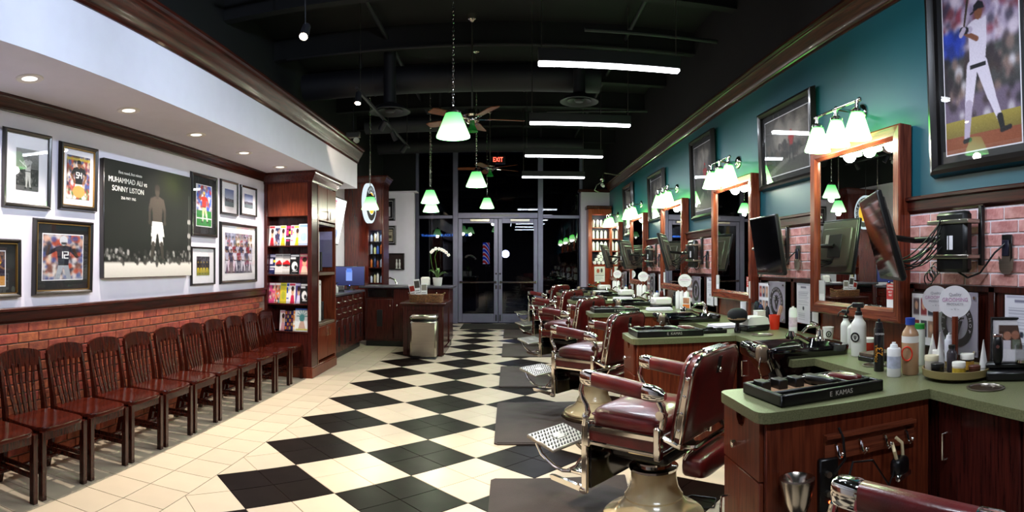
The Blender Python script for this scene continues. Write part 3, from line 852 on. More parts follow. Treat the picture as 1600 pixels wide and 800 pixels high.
# =================================================================== PICTURES
def picture(name, label, cat, loc, rz, w_, h, art, fw=.035, fd=.03, fmat=None, border=.06, bmat=None, gold=False, tilt=0.0, bb=None, glass=True, group=None):
    """frame (four mitred bars), mat board, print, glass; centre-bottom of the frame's back at loc, facing -Y before turning"""
    t = thing(name, label, cat, loc, rz, group); t.rotation_euler[0] = 0
    fmat = fmat or M_framebk
    ho = w_ / 2
    P = [(0, 0), (fw * .25, -fd * .9), (fw * .55, -fd), (fw * .8, -fd * .75), (fw, -fd * .6), (fw, 0)]
    for side in range(4):
        q = MB(); vs = []; n = len(P)
        for e in (0, 1):
            for (a, d) in P:
                if side == 0: v = (-ho + a if e == 0 else ho - a, d, a)
                elif side == 1: v = (-ho + a if e == 0 else ho - a, d, h - a)
                elif side == 2: v = (-ho + a, d, a if e == 0 else h - a)
                else: v = (ho - a, d, a if e == 0 else h - a)
                vs.append(v)
        fs = [(k, (k + 1) % n, n + (k + 1) % n, n + k) for k in range(n)] + [tuple(range(n)), tuple(range(n, 2 * n))]
        q.add(vs, fs).build('frame_bar', fmat, t, 30)
    iw, ih = w_ - 2 * fw, h - 2 * fw
    MB().box(-iw / 2, iw / 2, -.006, -.001, fw, h - fw).build('mat_board', bmat or M_matw, t, 0)
    if gold:
        g_ = MB(); a = .006
        for (x0, x1, z0, z1) in ((-iw / 2, iw / 2, fw, fw + a), (-iw / 2, iw / 2, h - fw - a, h - fw), (-iw / 2, -iw / 2 + a, fw, h - fw), (iw / 2 - a, iw / 2, fw, h - fw)): g_.box(x0, x1, -fd * .62, -.004, z0, z1)
        g_.build('gold_lip', M_gold, t, 0)
    bx, bt, bo = (border, border, border) if bb is None else bb
    pw, ph = iw - 2 * bx, ih - bt - bo
    if bmat is M_matb:
        MB().box(-pw / 2 - .008, pw / 2 + .008, -.0075, -.005, fw + bo - .008, fw + bo + ph + .008).build('print_border', M_matw, t, 0)
    mobj('print', art.mesh('print', pw, ph), M_print, t, 0, (0, -.0085, fw + bo))
    if glass: MB().box(-iw / 2, iw / 2, -.0135, -.0115, fw, h - fw).build('glass', M_pane, t, 0)
    if tilt: t.rotation_euler = (Matrix.Rotation(rz, 3, 'Z') @ Matrix.Rotation(tilt, 3, 'X')).to_euler()
    return t
LW = XL + .004
def onleft(y0, y1, z0, z1): return (LW, (y0 + y1) / 2, z0), PI / 2, y1 - y0, z1 - z0
CROWD = ['b04a3a', '3a4a8a', 'c9b8a0', '5a5068', '802a2a', 'd8d4d8', '28304a', '6a4a3a']

a = Art(60, 84, '30302f', 2).grad((0, 0, 1, .45), '9a9a98', '5c5c5a').rect(0, .45, 1, .47, '777777').blobs(90, (0, .5, 1, .85), (.02, .05), ['1a1a1a', '444444', '666666', '2c2c2c'])
a.rect(0, .88, 1, 1, '555555').player(.52, .14, .82, 'a8a8a6', 'b5b5b2', '7a7a78', '5a5a5a', (-.06, .09), ((-.2, .28, -.16, .42), (.06, .3, -.12, .40)), '161616').line(.46, .44, .16, .30, .03, 'cccccc').noise()
L, rz, W_, H_ = onleft(2.76, 3.25, 1.895, 2.47)
picture('framed_photograph', 'black framed black-and-white photo of a baseball player, upper left on the white wall', 'picture', L, rz, W_, H_, a, .035, .03, bb=(.095, .10, .10), tilt=R(1.5))
a = Art(64, 90, '4a3a3a', 3).blobs(260, (0, 0, 1, 1), (.03, .08), CROWD).rect(0, .05, 1, .11, 'c8b23a', .8).blobs(60, (0, .8, 1, 1), (.03, .08), ['d8d4c8', '8a3a2a', '4a6a3a']).blur(.02)
a.player(.52, .10, 1.1, '16161c', 'ddd8d0', '6a4630', '14161e', (-.14, .16), ((-.2, .32, -.12, .46), (.2, .32, .14, .46)), 'eeeeee').ell(.52, .82, .26, .14, 'b08a4a').digits('54', .52, .38, .12, 'f0f0f0').noise(.04)
L, rz, W_, H_ = onleft(3.34, 3.80, 1.915, 2.45)
picture('framed_photograph', 'narrow framed colour photo of a footballer in black jersey 54', 'picture', L, rz, W_, H_, a, .04, .035, bb=(.05, .055, .055), gold=True, tilt=R(1.5))
a = Art(84, 104, '6a5a5a', 4).blobs(380, (0, 0, 1, 1), (.03, .09), ['b0402a', 'c8c0b8', '3a4a8a', 'd8a890', '6a3a30', '8a90a8', 'e0d8d8', '2a2a3a']).blur(.025)
a.player(.5, .06, 1.25, '14182a', '9aa0aa', '3a2418', 'c0c4cc', (-.16, .16), ((-.30, .30, -.26, .16), (.26, .34, .20, .22)), '222222', wd=.85).ell(.5, .13, .10, .11, 'c4c8d0').rect(.44, .17, .58, .22, '3a3a40').digits('12', .5, .38, .14, 'f0f0f0').noise(.04)
L, rz, W_, H_ = onleft(3.055, 3.73, 1.248, 1.835)
picture('framed_photograph', 'black framed photo of a quarterback in silver helmet and jersey 12', 'picture', L, rz, W_, H_, a, .035, .04, bb=(.075, .085, .085), bmat=M_matb, gold=True, tilt=R(1.5))
a = Art(60, 84, '2a2030', 5).blobs(160, (0, 0, 1, .55), (.03, .07), ['3a2a4a', '6a4a3a', '20202a', '8a5a3a']).rect(0, .72, 1, 1, 'b8803a')
a.player(.62, .22, .8, 'd8b030', 'd8b030', '8a5430', '2a1a10', (-.12, .10), ((-.12, .12, -.04, -.04), (.2, .1, .1, -.05)), 'eeeeee').player(.25, .26, .7, '6a3a9a', '6a3a9a', '7a4a2a', '1a1008', (-.1, .1), ((-.2, .2, -.2, .05), (.18, .12, .22, .0)), 'eeeeee').noise(.04)
L, rz, W_, H_ = onleft(2.40, 2.935, 1.24, 1.672)
picture('framed_photograph', 'black framed basketball photo cut by the left edge of the view', 'picture', L, rz, W_, H_, a, .035, .04, bb=(.11, .06, .06), bmat=M_matb, gold=True)
a = Art(50, 84, '3a4a9a', 6).blobs(240, (0, 0, 1, .62), (.04, .09), ['c8c8d0', '3050b0', 'b02a2a', '5a5a70', 'e0e0e8']).blur(.02).rect(0, .62, 1, 1, '2f7a3a').rect(0, .80, 1, .82, 'dcdcdc')
a.player(.5, .16, .76, 'c03028', 'd8c890', '8a5a40', 'd0b060', (-.08, .16), ((-.2, .26, -.16, .12), (.2, .32, .14, .42)), '202020', 'd8d0c0').noise(.04)
L, rz, W_, H_ = onleft(5.335, 5.915, 1.775, 2.465)
picture('framed_photograph', 'tall black framed photo of a football player in red on green grass', 'picture', L, rz, W_, H_, a, .04, .03, bb=(.085, .085, .085), bmat=M_matb)
a = Art(60, 64, '28242c', 7).blobs(90, (0, 0, 1, .5), (.03, .07), ['3a3640', '5a5460', '201c24']).rect(0, .62, 1, 1, '8a8a3a').rect(0, .62, 1, .7, '5a6a3a')
for x in (.12, .34, .56, .80): a.player(x, .28, .62, '1c1c1c', 'd8b820', '6a4a30', 'd8b820', (-.1, .1))
L, rz, W_, H_ = onleft(5.34, 5.865, 1.256, 1.675)
picture('framed_photograph', 'small framed photo of four football players in yellow, below the red player', 'picture', L, rz, W_, H_, a.noise(.03), .022, .025, bb=(.10, .085, .085))
for k, (y0, y1, z0, z1, lab) in enumerate(((6.0, 6.455, 2.06, 2.47, 'left'), (6.525, 7.0, 2.085, 2.465, 'right'))):
    a = Art(40, 56, '8a90b0', 8 + k).grad((0, 0, 1, .55), '5a6a9a', 'b8bcd0').rect(0, .55, 1, .72, '4a4a58').blobs(50, (0, .55, 1, .72), (.03, .06), ['5a5460', '3a3a48', '77727c']).rect(0, .72, 1, 1, '6a7a80').noise(.03)
    L, rz, W_, H_ = onleft(y0, y1, z0, z1)
    picture('framed_photograph', 'small black framed stadium view, %s one of the little pair above the team photo' % lab, 'picture', L, rz, W_, H_, a, .028, .025, bb=(.085, .075, .075))
a = Art(96, 84, '5a5468', 10).blobs(200, (0, 0, 1, .4), (.02, .06), ['6a6478', '4a4458', '8a84a0', 'b0a8c0'])
for r_, (y, n, h) in enumerate(((.08, 9, .62), (.24, 8, .62), (.40, 7, .58))):
    for i in range(n): a.player((i + .5 + .3 * (r_ % 2)) / n, y, h, ['d0cce0', '3a3a58', 'b8b4cc', '8a3040'][(i * 3 + r_) % 4], ['d8d4e4', '4a4860'][i % 2], '8a6a5a', ['1c1a24', '5a3a3a'][i % 2], wd=1.1)
L, rz, W_, H_ = onleft(5.985, 6.995, 1.252, 1.98)
picture('framed_photograph', 'large black framed group photo of a team nearest the magazine cabinet', 'picture', L, rz, W_, H_, a.noise(.04), .04, .03, bb=(.09, .085, .085))

# boxing canvas: plain stand-in for the printed scene
a = Art(150, 112, '060505', 11)
for r_ in range(14): a.ell(.80, .06, .30 - r_ * .02, .34 - r_ * .022, (.03 + r_ * .010, .032 + r_ * .012, .022 + r_ * .003), .5)
a.blobs(150, (0, .76, 1, .88), (.006, .016), ['3a3836', '565452', '8a8884', '22201f', 'b0aeaa']).grad((0, .865, 1, 1), 'cfcac2', 'b9b4ac')
a.rect(0, .862, 1, .872, '8a867f')
a.player(.56, .15, .74, '3c342e', 'ecebe6', '322b26', '241e1a', (-.13, .13), ((-.17, .32, -.17, .47), (.17, .32, .17, .47)), 'c8c6c0', '342d28', wd=.95).poly([(.50, .49), (.62, .49), (.645, .63), (.565, .60), (.485, .63)], 'f0efea')
for y in (.46, .60, .72): a.ell(.965, y, .02, .028, 'b8b6b2')
a.line(.965, .2, .965, .88, .008, '4a4846').blobs(26, (.15, .84, .9, .88), (.01, .02), ['1c1a19', '2c2a28', '46433f']).noise(.008)
t = thing('boxing_canvas', 'large dark frameless canvas of a standing boxer in white shorts', 'picture', (LW, (3.85 + 5.28) / 2, 1.368), PI / 2)
MB().cbox(-.712, .712, -.05, 0, 0, 1.015, .004).build('canvas_block', M_framebk, t)
mobj('print', a.mesh('print', 1.42, 1.01), M_print, t, 0, (0, -.0515, .0025))
M_ink = mat('white_ink', 'e8e6e0', .6, var=.02)
text('lettering', 'First round, first minute', .036, M_ink, t, (-.34, -.0525, .915))
text('lettering', 'MUHAMMAD ALI vs', .066, M_ink, t, (-.37, -.0525, .845))
text('lettering', 'SONNY LISTON', .066, M_ink, t, (-.37, -.0525, .770))
text('lettering', '25th MAY 1965', .034, M_ink, t, (-.37, -.0525, .695))
# =================================================================== MAGAZINE CABINET
KX0, KX1, KY0, KY1 = XL + .005, -2.52, 7.26, 8.34
cab = thing('magazine_cabinet', 'tall dark cherry cabinet with magazine racks at the end of the chairs', 'cabinet', ((KX0 + KX1) / 2, KY0, 0))
cx = (KX0 + KX1) / 2
def lb(x0, x1, y0, y1, z0, z1): return (x0 - cx, x1 - cx, y0 - KY0, y1 - KY0, z0, z1)
MB().cbox(*lb(KX0, KX1, KY0 + .22, KY0 + .25, .14, 2.56), .003).build('rack_back', M_cabd, cab)
for (x0, x1) in ((KX0, KX0 + .045), (KX1 - .06, KX1)): MB().cbox(*lb(x0, x1, KY0, KY0 + .25, .14, 2.56), .004).build('stile', M_cabd, cab)
MB().cbox(*lb(KX0 + .045, KX1 - .06, KY0 + .012, KY0 + .22, 2.115, 2.56), .004).build('upper_panel', M_cab, cab)
MB().cbox(*lb(KX0 + .045, KX1 - .06, KY0 + .012, KY0 + .22, .14, .60), .004).build('lower_panel', M_cabd, cab)
for i, z in enumerate((1.73, 1.35, .965, .60)):
    MB().cbox(*lb(KX0 + .045, KX1 - .06, KY0, KY0 + .22, z - .018, z), .003).build('shelf', M_cabd, cab)
    MB().cbox(*lb(KX0 + .045, KX1 - .06, KY0, KY0 + .008, z, z + .028), .002).build('rack_lip', M_acr, cab)
# side facing the room
for (y0, y1) in ((KY0 + .25, KY0 + .29), (KY1 - .045, KY1)): MB().cbox(*lb(KX0, KX1, y0, y1, .14, 2.56), .003).build('side_panel', M_cab, cab)
MB().cbox(*lb(KX0, KX0 + .02, KY0 + .29, KY1 - .045, .14, 2.56), .003).build('back_panel', M_cabd, cab)
for z in (.68, 1.37, 2.06): MB().cbox(*lb(KX0 + .02, KX1 - .004, KY0 + .29, KY1 - .045, z - .04, z), .004).build('niche_shelf', M_mahog if z > 2 else mat('pale_shelf_edge', '6e5a4a', .4), cab)
for z0, z1, hz in ((2.075, 2.54, 2.16), (.19, .635, .55)):
    ym = (KY0 + .27 + KY1 - .03) / 2
    for (y0, y1, hy) in ((KY0 + .285, ym - .002, ym - .05), (ym + .002, KY1 - .04, ym + .05)):
        d_ = MB().cbox(*lb(KX1 - .022, KX1 + .002, y0, y1, z0, z1), .005).build('door', M_cab, cab)
        x = KX1 - cx
        MB().tube([(x, hy - KY0, hz - .055), (x + .03, hy - KY0, hz - .055), (x + .03, hy - KY0, hz + .055), (x, hy - KY0, hz + .055)], .006, 8).build('handle', M_chrome, d_)
q = MB().cbox(*lb(KX0, KX1 + .012, KY0 - .012, KY1 + .012, 0, .125), .006).prism([(KX0 - cx, 0), (KX1 + .012 - cx, 0), (KX1 + .002 - cx, 0), (KX0 - cx, 0)], 'z', .125, .126)
q.cbox(*lb(KX0, KX1 + .004, KY0 - .004, KY1 + .004, .125, .145), .006).build('plinth', M_cab, cab)
q = MB()
CPF = [(0, 2.55), (.012, 2.55), (.016, 2.575), (.03, 2.59), (.05, 2.62), (.075, 2.65), (.078, 2.665), (.09, 2.668), (.09, 2.688)]
for i in range(len(CPF) - 1):
    (d0, z0), (d1, z1) = CPF[i], CPF[i + 1]
    q.add([(KX0 - cx, -d0, z0), (KX1 + d0 - cx, -d0, z0), (KX1 + d0 - cx, KY1 + d0 - KY0, z0), (KX0 - cx, -d1, z1), (KX1 + d1 - cx, -d1, z1), (KX1 + d1 - cx, KY1 + d1 - KY0, z1)], [(0, 1, 4, 3), (1, 2, 5, 4)])
q.box(KX0 - cx, KX1 + .088 - cx, -.088, KY1 + .088 - KY0, 2.684, 2.688).build('crown', M_cabd, cab, 30)
# magazines, each with its own cover
MAGC = [('magazine with a woman in red on its white cover', 'e8e2e0', 'b02030', 'portrait'), ('blue and grey magazine with a crowd cover', '30365a', 'b0b8d8', 'crowd'), ('white fashion magazine with yellow masthead', 'ece8e2', 'd8c020', 'portrait'), ('magenta and black magazine with yellow blocks', '2a1420', 'd02868', 'blocks'), ('narrow magazine with pink lettering', 'f0ece8', 'c83060', 'blocks'), ('white magazine with yellow letter masthead and face', 'f0eee6', 'd8c820', 'portrait'), ('wide pale blue magazine on the top rack', 'b8cce8', '7898c0', 'plain'),
        ('dark blue magazine showing a number ten', '182050', 'e0d8f0', 'blocks'), ('white and black car magazine with red sports car', 'dcd8d4', 'b01820', 'car'), ('red sports car magazine in the second rack', 'c8c4c0', 'd01c24', 'car'), ('black magazine with white helmet picture in the second rack', '101012', 'e8e8e8', 'helmet'), ('floral magazine with smiling woman', 'd84868', 'e8c8b0', 'portrait'),
        ('gossip magazine with many pink faces', 'd85080', 'f0c8a0', 'crowd'), ('orange and pink weekly with small photos', 'e07848', '50b8c0', 'crowd'), ('yellow framed nature magazine', 'd8c838', '90a040', 'plain'), ('blue spine magazine with white cover', 'e8e8f0', '3048a0', 'blocks'), ('white magazine with pink script masthead', 'f0ecec', 'd02850', 'portrait'), ('violet magazine with dancer', '6858a0', 'e0d8f0', 'portrait'), ('black magazine with white helmet picture in the third rack', '0e0e10', 'e8e8e8', 'helmet'),
        ('pale pink booklet in the bottom rack', 'e8d8d8', 'c08890', 'portrait'), ('dark book of small orange photographs', '14122a', 'c06a30', 'grid'), ('thin orange and white magazine', 'e8d0b0', 'd88040', 'blocks'), ('pale book with green statue drawing and blue top edge', 'e8ecec', '4a8a8a', 'statue')]
def cover(k, base, acc, kind):
    a = Art(26, 36, base, 40 + k)
    if kind == 'portrait': a.ell(.55, .42, .2, .2, 'd8a888').poly([(.2, 1), (.35, .6), (.75, .6), (.9, 1)], acc).ell(.55, .28, .22, .12, '3a2018').rect(.08, .04, .9, .14, acc)
    elif kind == 'crowd': a.blobs(30, (0, .15, 1, 1), (.05, .14), [acc, 'd8a888', 'f0f0f0', base, '503040']).rect(.05, .03, .95, .13, 'f4f0f0')
    elif kind == 'blocks': a.rect(.08, .04, .92, .16, acc).rect(.08, .22, .5, .5, acc).rect(.55, .3, .9, .42, 'e8d830').rect(.1, .6, .85, .66, 'e8e8e8').rect(.1, .72, .7, .78, acc)
    elif kind == 'car': a.rect(.05, .04, .95, .13, '888888').ell(.5, .5, .42, .12, acc).ell(.55, .42, .22, .1, acc).ell(.5, .56, .4, .05, '1a1a1a').rect(0, .75, 1, .8, 'd8d8d8')
    elif kind == 'helmet': a.rect(.08, .05, .92, .14, 'f4f4f4').rect(.08, .16, .6, .26, 'f4f4f4').ell(.5, .6, .3, .22, acc).ell(.62, .66, .14, .1, base).line(.3, .85, .8, .85, .04, acc)
    elif kind == 'grid':
        for i in range(4):
            for j in range(5): a.rect(.06 + i * .23, .06 + j * .18, .24 + i * .23, .2 + j * .18, [acc, '703050', 'a08050', '302860'][(i + j) % 4])
    elif kind == 'statue': a.rect(0, 0, 1, .08, '3858a8').ell(.5, .42, .18, .16, acc).poly([(.25, .9), (.4, .55), (.62, .55), (.78, .9)], 'c0a090').rect(.1, .88, .9, .95, 'c8c060')
    for an in (range(7) if kind == 'statue' else ()): a.line(.5, .34, .5 + .36 * math.cos(PI + an * PI / 6), .34 + .26 * math.sin(PI + an * PI / 6), .04, acc)
    if kind == 'plain': a.rect(.1, .05, .9, .15, acc).ell(.5, .6, .3, .2, acc, .5)
    return a.noise(.03)
rows = [(1.73, range(0, 7)), (1.35, range(7, 12)), (.965, range(12, 19)), (.60, range(19, 23))]
WID = {6: 1.6, 0: 1.0, 8: 1.1, 9: 1.4, 10: 1.4, 11: 1.5, 22: 2.3, 20: 1.4, 21: .55, 4: .55, 3: 1.0, 15: .6, 18: 1.3}
XA, XZ = KX0 + .055, KX1 - .07
for z, ids in rows:
    ids = list(ids); tot = sum(WID.get(i, 1.0) for i in ids); x = XA + (.15 if ids[0] == 19 else 0); span = XZ - x
    for i in ids:
        w_ = span * WID.get(i, 1) / tot; wm = min(w_ * 1.12, .225); h = .27 if i != 22 else .30
        if i == 6: h = .285
        lab, base, acc, kind = MAGC[i]
        t = thing('magazine', lab + (' in the cabinet rack' if 'rack' not in lab else ''), 'magazine', (x + w_ / 2, KY0 + .035 + .004 * (i % 3) + (.012 if i % 2 else 0), z + .001), 0, 'magazines in the cabinet rack')
        t.rotation_euler[0] = R(-8)
        MB().box(-wm / 2, wm / 2, 0, .006, 0, h).build('pages', M_paper, t, 0)
        mobj('cover', cover(i, base, acc, kind).mesh('cover', wm, h), M_print, t, 0, (0, -.0006, 0))
        x += w_
# white binders and paper holders in the side niches
for (z, y, h, lab) in ((1.372, KY0 + .40, .56, 'white tall slim machine in the upper cabinet niche'), (.682, KY0 + .47, .58, 'white upright machine in the lower cabinet niche')):
    t = thing('white_cabinet_unit', lab, 'appliance', (KX1 - .20, y, z))
    MB().cbox(-.14, .14, -.11, .11, 0, h, .012).build('body', M_whitep, t)
    MB().cyl((.142, .05, h - .06), (.139, .05, h - .06), .014).build('button', M_blackp, t)
    MB().cbox(-.12, .16, .115, .16, .02, .28, .004).build('side_bracket', M_blackp, t)
t = thing('paper_holder', 'clear holder of pale lavender papers on the cabinet niche wall', 'holder', (KX1 - .15, KY1 - .048, 1.44))
MB().box(-.11, .11, -.012, -.006, 0, .52).build('paper', mat('lavender_paper', 'b0a8d8', .6), t, 0); MB().box(-.115, .115, -.018, -.014, -.01, .40).build('pocket', M_acr, t, 0)
# =================================================================== RECEPTION
# drawer cabinets along the left wall
WX = -2.62
for k, (y0, y1) in enumerate(((8.36, 9.02), (9.02, 9.68), (9.68, 10.36))):
    t = thing('drawer_cabinet', ['dark cherry drawer cabinet touching the magazine cabinet', 'middle dark cherry drawer cabinet of the left run', 'dark cherry drawer cabinet at the reception corner'][k], 'cabinet', ((XL + WX) / 2, (y0 + y1) / 2, 0), 0, 'drawer cabinets by the reception')
    hx = (WX - XL) / 2 - .002; hy = (y1 - y0) / 2 - .001
    MB().cbox(-hx, hx - .02, -hy, hy, .1, .985, .003).build('body', M_cabd, t)
    MB().box(-hx, hx - .06, -hy, hy, 0, .1).build('toe_kick', M_blackp, t, 0)
    for (z0, z1) in ((.80, .97), (.62, .79)):
        for (a, b) in ((-hy + .008, -.004), (.004, hy - .008)):
            d_ = MB().cbox(hx - .022, hx, a, b, z0, z1, .005).build('drawer', M_cabd, t)
            m_ = (a + b) / 2; zz = (z0 + z1) / 2
            MB().tube([(hx, m_ - .05, zz), (hx + .022, m_ - .045, zz), (hx + .022, m_ + .045, zz), (hx, m_ + .05, zz)], .006, 8).build('handle', M_chrome, d_)
    for (a, b) in ((-hy + .008, -.004), (.004, hy - .008)):
        d_ = MB().cbox(hx - .022, hx, a, b, .12, .61, .005).build('door', M_cabd, t)
        MB().cbox(hx - .002, hx + .002, (a + b) / 2 - .04, (a + b) / 2 + .04, .2, .5, .001).build('vent_slot', M_blackp, d_)
tag(MB().cbox(XL, WX + .03, 8.36, 10.40, .985, 1.025, .008).build('worktop', M_ctop), 'dark worktop over the drawer cabinets on the left', 'worktop')
# front reception counter
RY = 10.42
t = thing('reception_counter', 'long dark cherry reception counter facing the room', 'counter', (-1.86, RY, 0))
RX0, RX1 = -2.60 + 1.86, -1.06 + 1.86
MB().cbox(RX0, RX1, .02, .60, .1, 1.05, .004).build('body', M_cabd, t)
MB().box(RX0 + .01, RX1 - .02, .06, .5, 0, .1).build('toe_kick', M_blackp, t, 0)
pn = [(RX0 + .03, RX0 + .52), (RX0 + .53, RX0 + 1.02), (RX0 + 1.03, RX1 - .01)]
for i, (a, b) in enumerate(pn):
    d_ = MB().cbox(a, b, 0, .022, .13, .86 if i == 0 else 1.04, .006).build('door', M_cabd, t)
    MB().cbox((a + b) / 2 - .05, (a + b) / 2 + .05, -.002, .004, .36, .66, .002).build('vent_slot', M_blackp, d_)
    for (kx, kz) in (((b - .05, .74),) if i == 0 else ((a + .06, .74), (a + .28, .97))):
        MB().lathe([(.004, 0), (.005, .012), (.013, .018), (.012, .026), (0, .03)], 12, M=Matrix.Translation((kx, 0, kz)) @ Matrix.Rotation(R(90), 4, 'X')).build('knob', M_chrome, d_)
MB().cbox(RX0 + .06, RX0 + .53, -.012, .02, .89, 1.03, .004).build('stereo_panel', M_blackg, t)
tag(MB().cbox(-2.70, -1.00, RY - .05, RY + .66, 1.05, 1.09, .01).build('reception_worktop', M_ctop), 'dark grey top of the reception counter', 'worktop')
# low island in front
t = thing('reception_island', 'low dark wood display island with panelled sides beside the steel bin', 'cabinet', (-1.39, 9.42, 0))
MB().cbox(-.32, .32, 0, .94, .08, .82, .004).build('body', M_cabd, t)
MB().cbox(-.30, .30, .02, .96, 0, .08, .003).build('plinth', M_cabd, t)
for (x0, x1, y0, y1, z0, z1) in ((-.32, -.25, -.014, 0, .02, .82), (.25, .32, -.014, 0, .02, .82), (-.25, .25, -.014, 0, .74, .82), (.32, .334, 0, .08, .02, .82), (.32, .334, .86, .94, .02, .82), (.32, .334, .08, .86, .74, .82), (.32, .334, .08, .86, .02, .12)):
    MB().cbox(x0, x1, y0, y1, z0, z1, .003).build('panel_rail', M_cabd, t)
MB().cbox(-.37, .37, -.05, .94, .82, .86, .01).build('top', M_mahog, t)
# steel bin
t = thing('trash_bin', 'brushed steel step bin standing in front of the island', 'bin', (-1.345, 9.26, 0))
MB().cbox(-.21, .21, -.13, .13, .02, .60, .03).build('body', M_nickel, t); MB().cbox(-.205, .205, -.125, .125, 0, .03, .02).build('foot', M_blackp, t)
MB().cbox(-.214, .214, -.134, .134, .61, .685, .03).build('lid', M_nickel, t); MB().cbox(-.2, .2, -.12, .12, .595, .615, .01).build('gap_ring', M_blackp, t)
MB().cyl((-.16, -.14, .66), (-.16, -.13, .66), .014).build('hinge_cap', M_chrome, t)
# basket and brochures
t = thing('wicker_basket', 'long woven wicker basket on the island top', 'basket', (-1.36, 9.62, .861))
wk = mat('wicker', '8a5a30', .7, col2='4a2a14', scale=60, bump=.5, bscale=90)
def strip_basket(t, hw, hd, hz, rows_):
    for k in range(rows_):
        z = hz * (k + .5) / rows_; q = MB(); P = []
        n = 40
        for i in range(n):
            a = 2 * PI * i / n; ca, sa = math.cos(a), math.sin(a); f = 1 + .04 * k / rows_
            P.append((hw * f * math.copysign(abs(ca) ** .3, ca) + .004 * (-1) ** (i + k), hd * f * math.copysign(abs(sa) ** .3, sa), z))
        q.tube(P, hz / rows_ * .55, 6, closed=True).build('weave_band', wk, t)
    MB().cbox(-hw, hw, -hd, hd, 0, .01, .003).build('bottom', wk, t)
strip_basket(t, .26, .13, .13, 6)
MB().tube([(.25, -.05, .10), (.30, -.04, .15), (.30, .04, .15), (.25, .05, .10)], .012, 6).build('handle', wk, t)
for k, (x, rz_, h, lab) in enumerate(((-.20, -.2, .27, 'white brochure leaning left in the basket'), (-.13, .05, .36, 'tall white brochure with a dark photo in the basket'), (-.04, .2, .29, 'white folded leaflet at the basket middle'))):
    b = thing('brochure', lab, 'brochure', (-1.36 + x, 9.62 + .02 * k, .875), rz_, 'brochures in the basket'); b.rotation_euler[1] = R(-12 + 5 * k)
    MB().cbox(-.05, .05, -.002, .002, 0, h, .001).build('sheet', M_paper, b)
    mobj('cover', Art(20, 50, 'f0eef0', k).rect(.1, .08, .9, .4, ['a03028', '4a4440', '8a8478'][k]).rect(.1, .5, .8, .54, '888888').rect(.1, .6, .9, .64, '888888').mesh('cover', .1, h), M_print, b, 0, (0, -.0026, 0))
# orchid
t = thing('orchid_pot', 'white flowering orchid in a white pot on the reception counter', 'plant', (-1.30, 10.62, 1.09))
MB().lathe([(.06, 0), (.075, .02), (.088, .14), (.092, .15), (.084, .15), (.078, .135), (0, .13)], 20).build('pot', M_whitep, t)
MB().cbox(-.30, -.14, -.06, .06, 0, .16, .02).build('second_pot', M_whitep, t)
lf = mat('orchid_leaf', '4a6a28', .4, col2='2c4a18', scale=9)
for k, (a, L, up) in enumerate(((20, .20, .10), (160, .20, .14), (210, .16, .16), (330, .20, .12), (90, .15, .18), (270, .18, .15))):
    q = MB(); vs = []; fs = []; ca, sa = math.cos(R(a)), math.sin(R(a))
    for i in range(7):
        s = i / 6; r_ = L * s; z = .14 + up * math.sin(s * 2.2); w_ = .028 * math.sin(PI * min(.97, s * .9 + .1))
        vs += [(ca * r_ - sa * w_, sa * r_ + ca * w_, z), (ca * r_, sa * r_, z - .006), (ca * r_ + sa * w_, sa * r_ - ca * w_, z)]
    for i in range(6): fs += [(i * 3, i * 3 + 1, i * 3 + 4, i * 3 + 3), (i * 3 + 1, i * 3 + 2, i * 3 + 5, i * 3 + 4)]
    q.add(vs, fs).build('leaf', lf, t)
st = [(0, 0, .14), (-.02, 0, .35), (-.05, 0, .52), (-.02, 0, .62), (.06, 0, .66), (.14, 0, .62), (.20, 0, .56)]
MB().tube(st, .005, 6).tube([(-.02, 0, .14), (-.10, .0, .35), (-.13, 0, .55), (-.10, 0, .63), (-.05, 0, .66)], .005, 6).build('stem', lf, t)
fl = mat('orchid_petal', 'f6f2f4', .5, var=.03)
for k, (x, z) in enumerate(((-.08, .64), (-.03, .67), (.03, .665), (.08, .65), (.12, .63), (.16, .60), (.20, .555), (-.11, .61))):
    q = MB()
    for p in range(5): q.sell((x + .017 * math.cos(p * 1.257 + k), -.02, z + .017 * math.sin(p * 1.257 + k)), (.016, .006, .015), 1, 10, 6)
    f_ = q.build('blossom', fl, t); MB().sell((x, -.03, z), (.007, .007, .007), 1, 8, 6).build('lip', mat('orchid_lip', 'd8b040', .5), f_)
# counter leaflets, chrome chair behind
t = thing('leaflet_stack', 'pale printed leaflet pad on the reception counter', 'leaflet', (-1.72, 10.55, 1.09), .1); MB().cbox(-.1, .1, -.07, .07, 0, .02, .003).build('pad', M_paper, t)
mobj('print', Art(30, 20, 'c8c4d8', 3).rect(.1, .1, .9, .3, '7a70a0').rect(.1, .4, .7, .48, '888888').rect(.1, .6, .8, .68, '888888').mesh('print', .18, .12), M_print, t, 0, (0, -.06, .021)).rotation_euler = (-PI / 2, 0, 0)
for k, x in enumerate((-2.52,)):
    t = thing('counter_stool', 'stool with curved chrome back rails behind the reception counter', 'stool', (x, 12.3, 0))
    MB().tube([(-.16, 0, .75), (-.17, 0, 1.0), (-.10, 0, 1.15), (0, 0, 1.19), (.10, 0, 1.15), (.17, 0, 1.0), (.16, 0, .75)], .018, 10).build('back_rail', M_chrome, t)
    MB().sell((0, -.16, .75), (.19, .19, .05), .5, 24, 8).build('seat', M_blackp, t)
    for sx in (-1, 1):
        for y in (-.31, 0): MB().cyl((sx * .19, y, 0), (sx * .15, y * .9 - .01, .72), .013, n=10).build('leg', M_chrome, t)
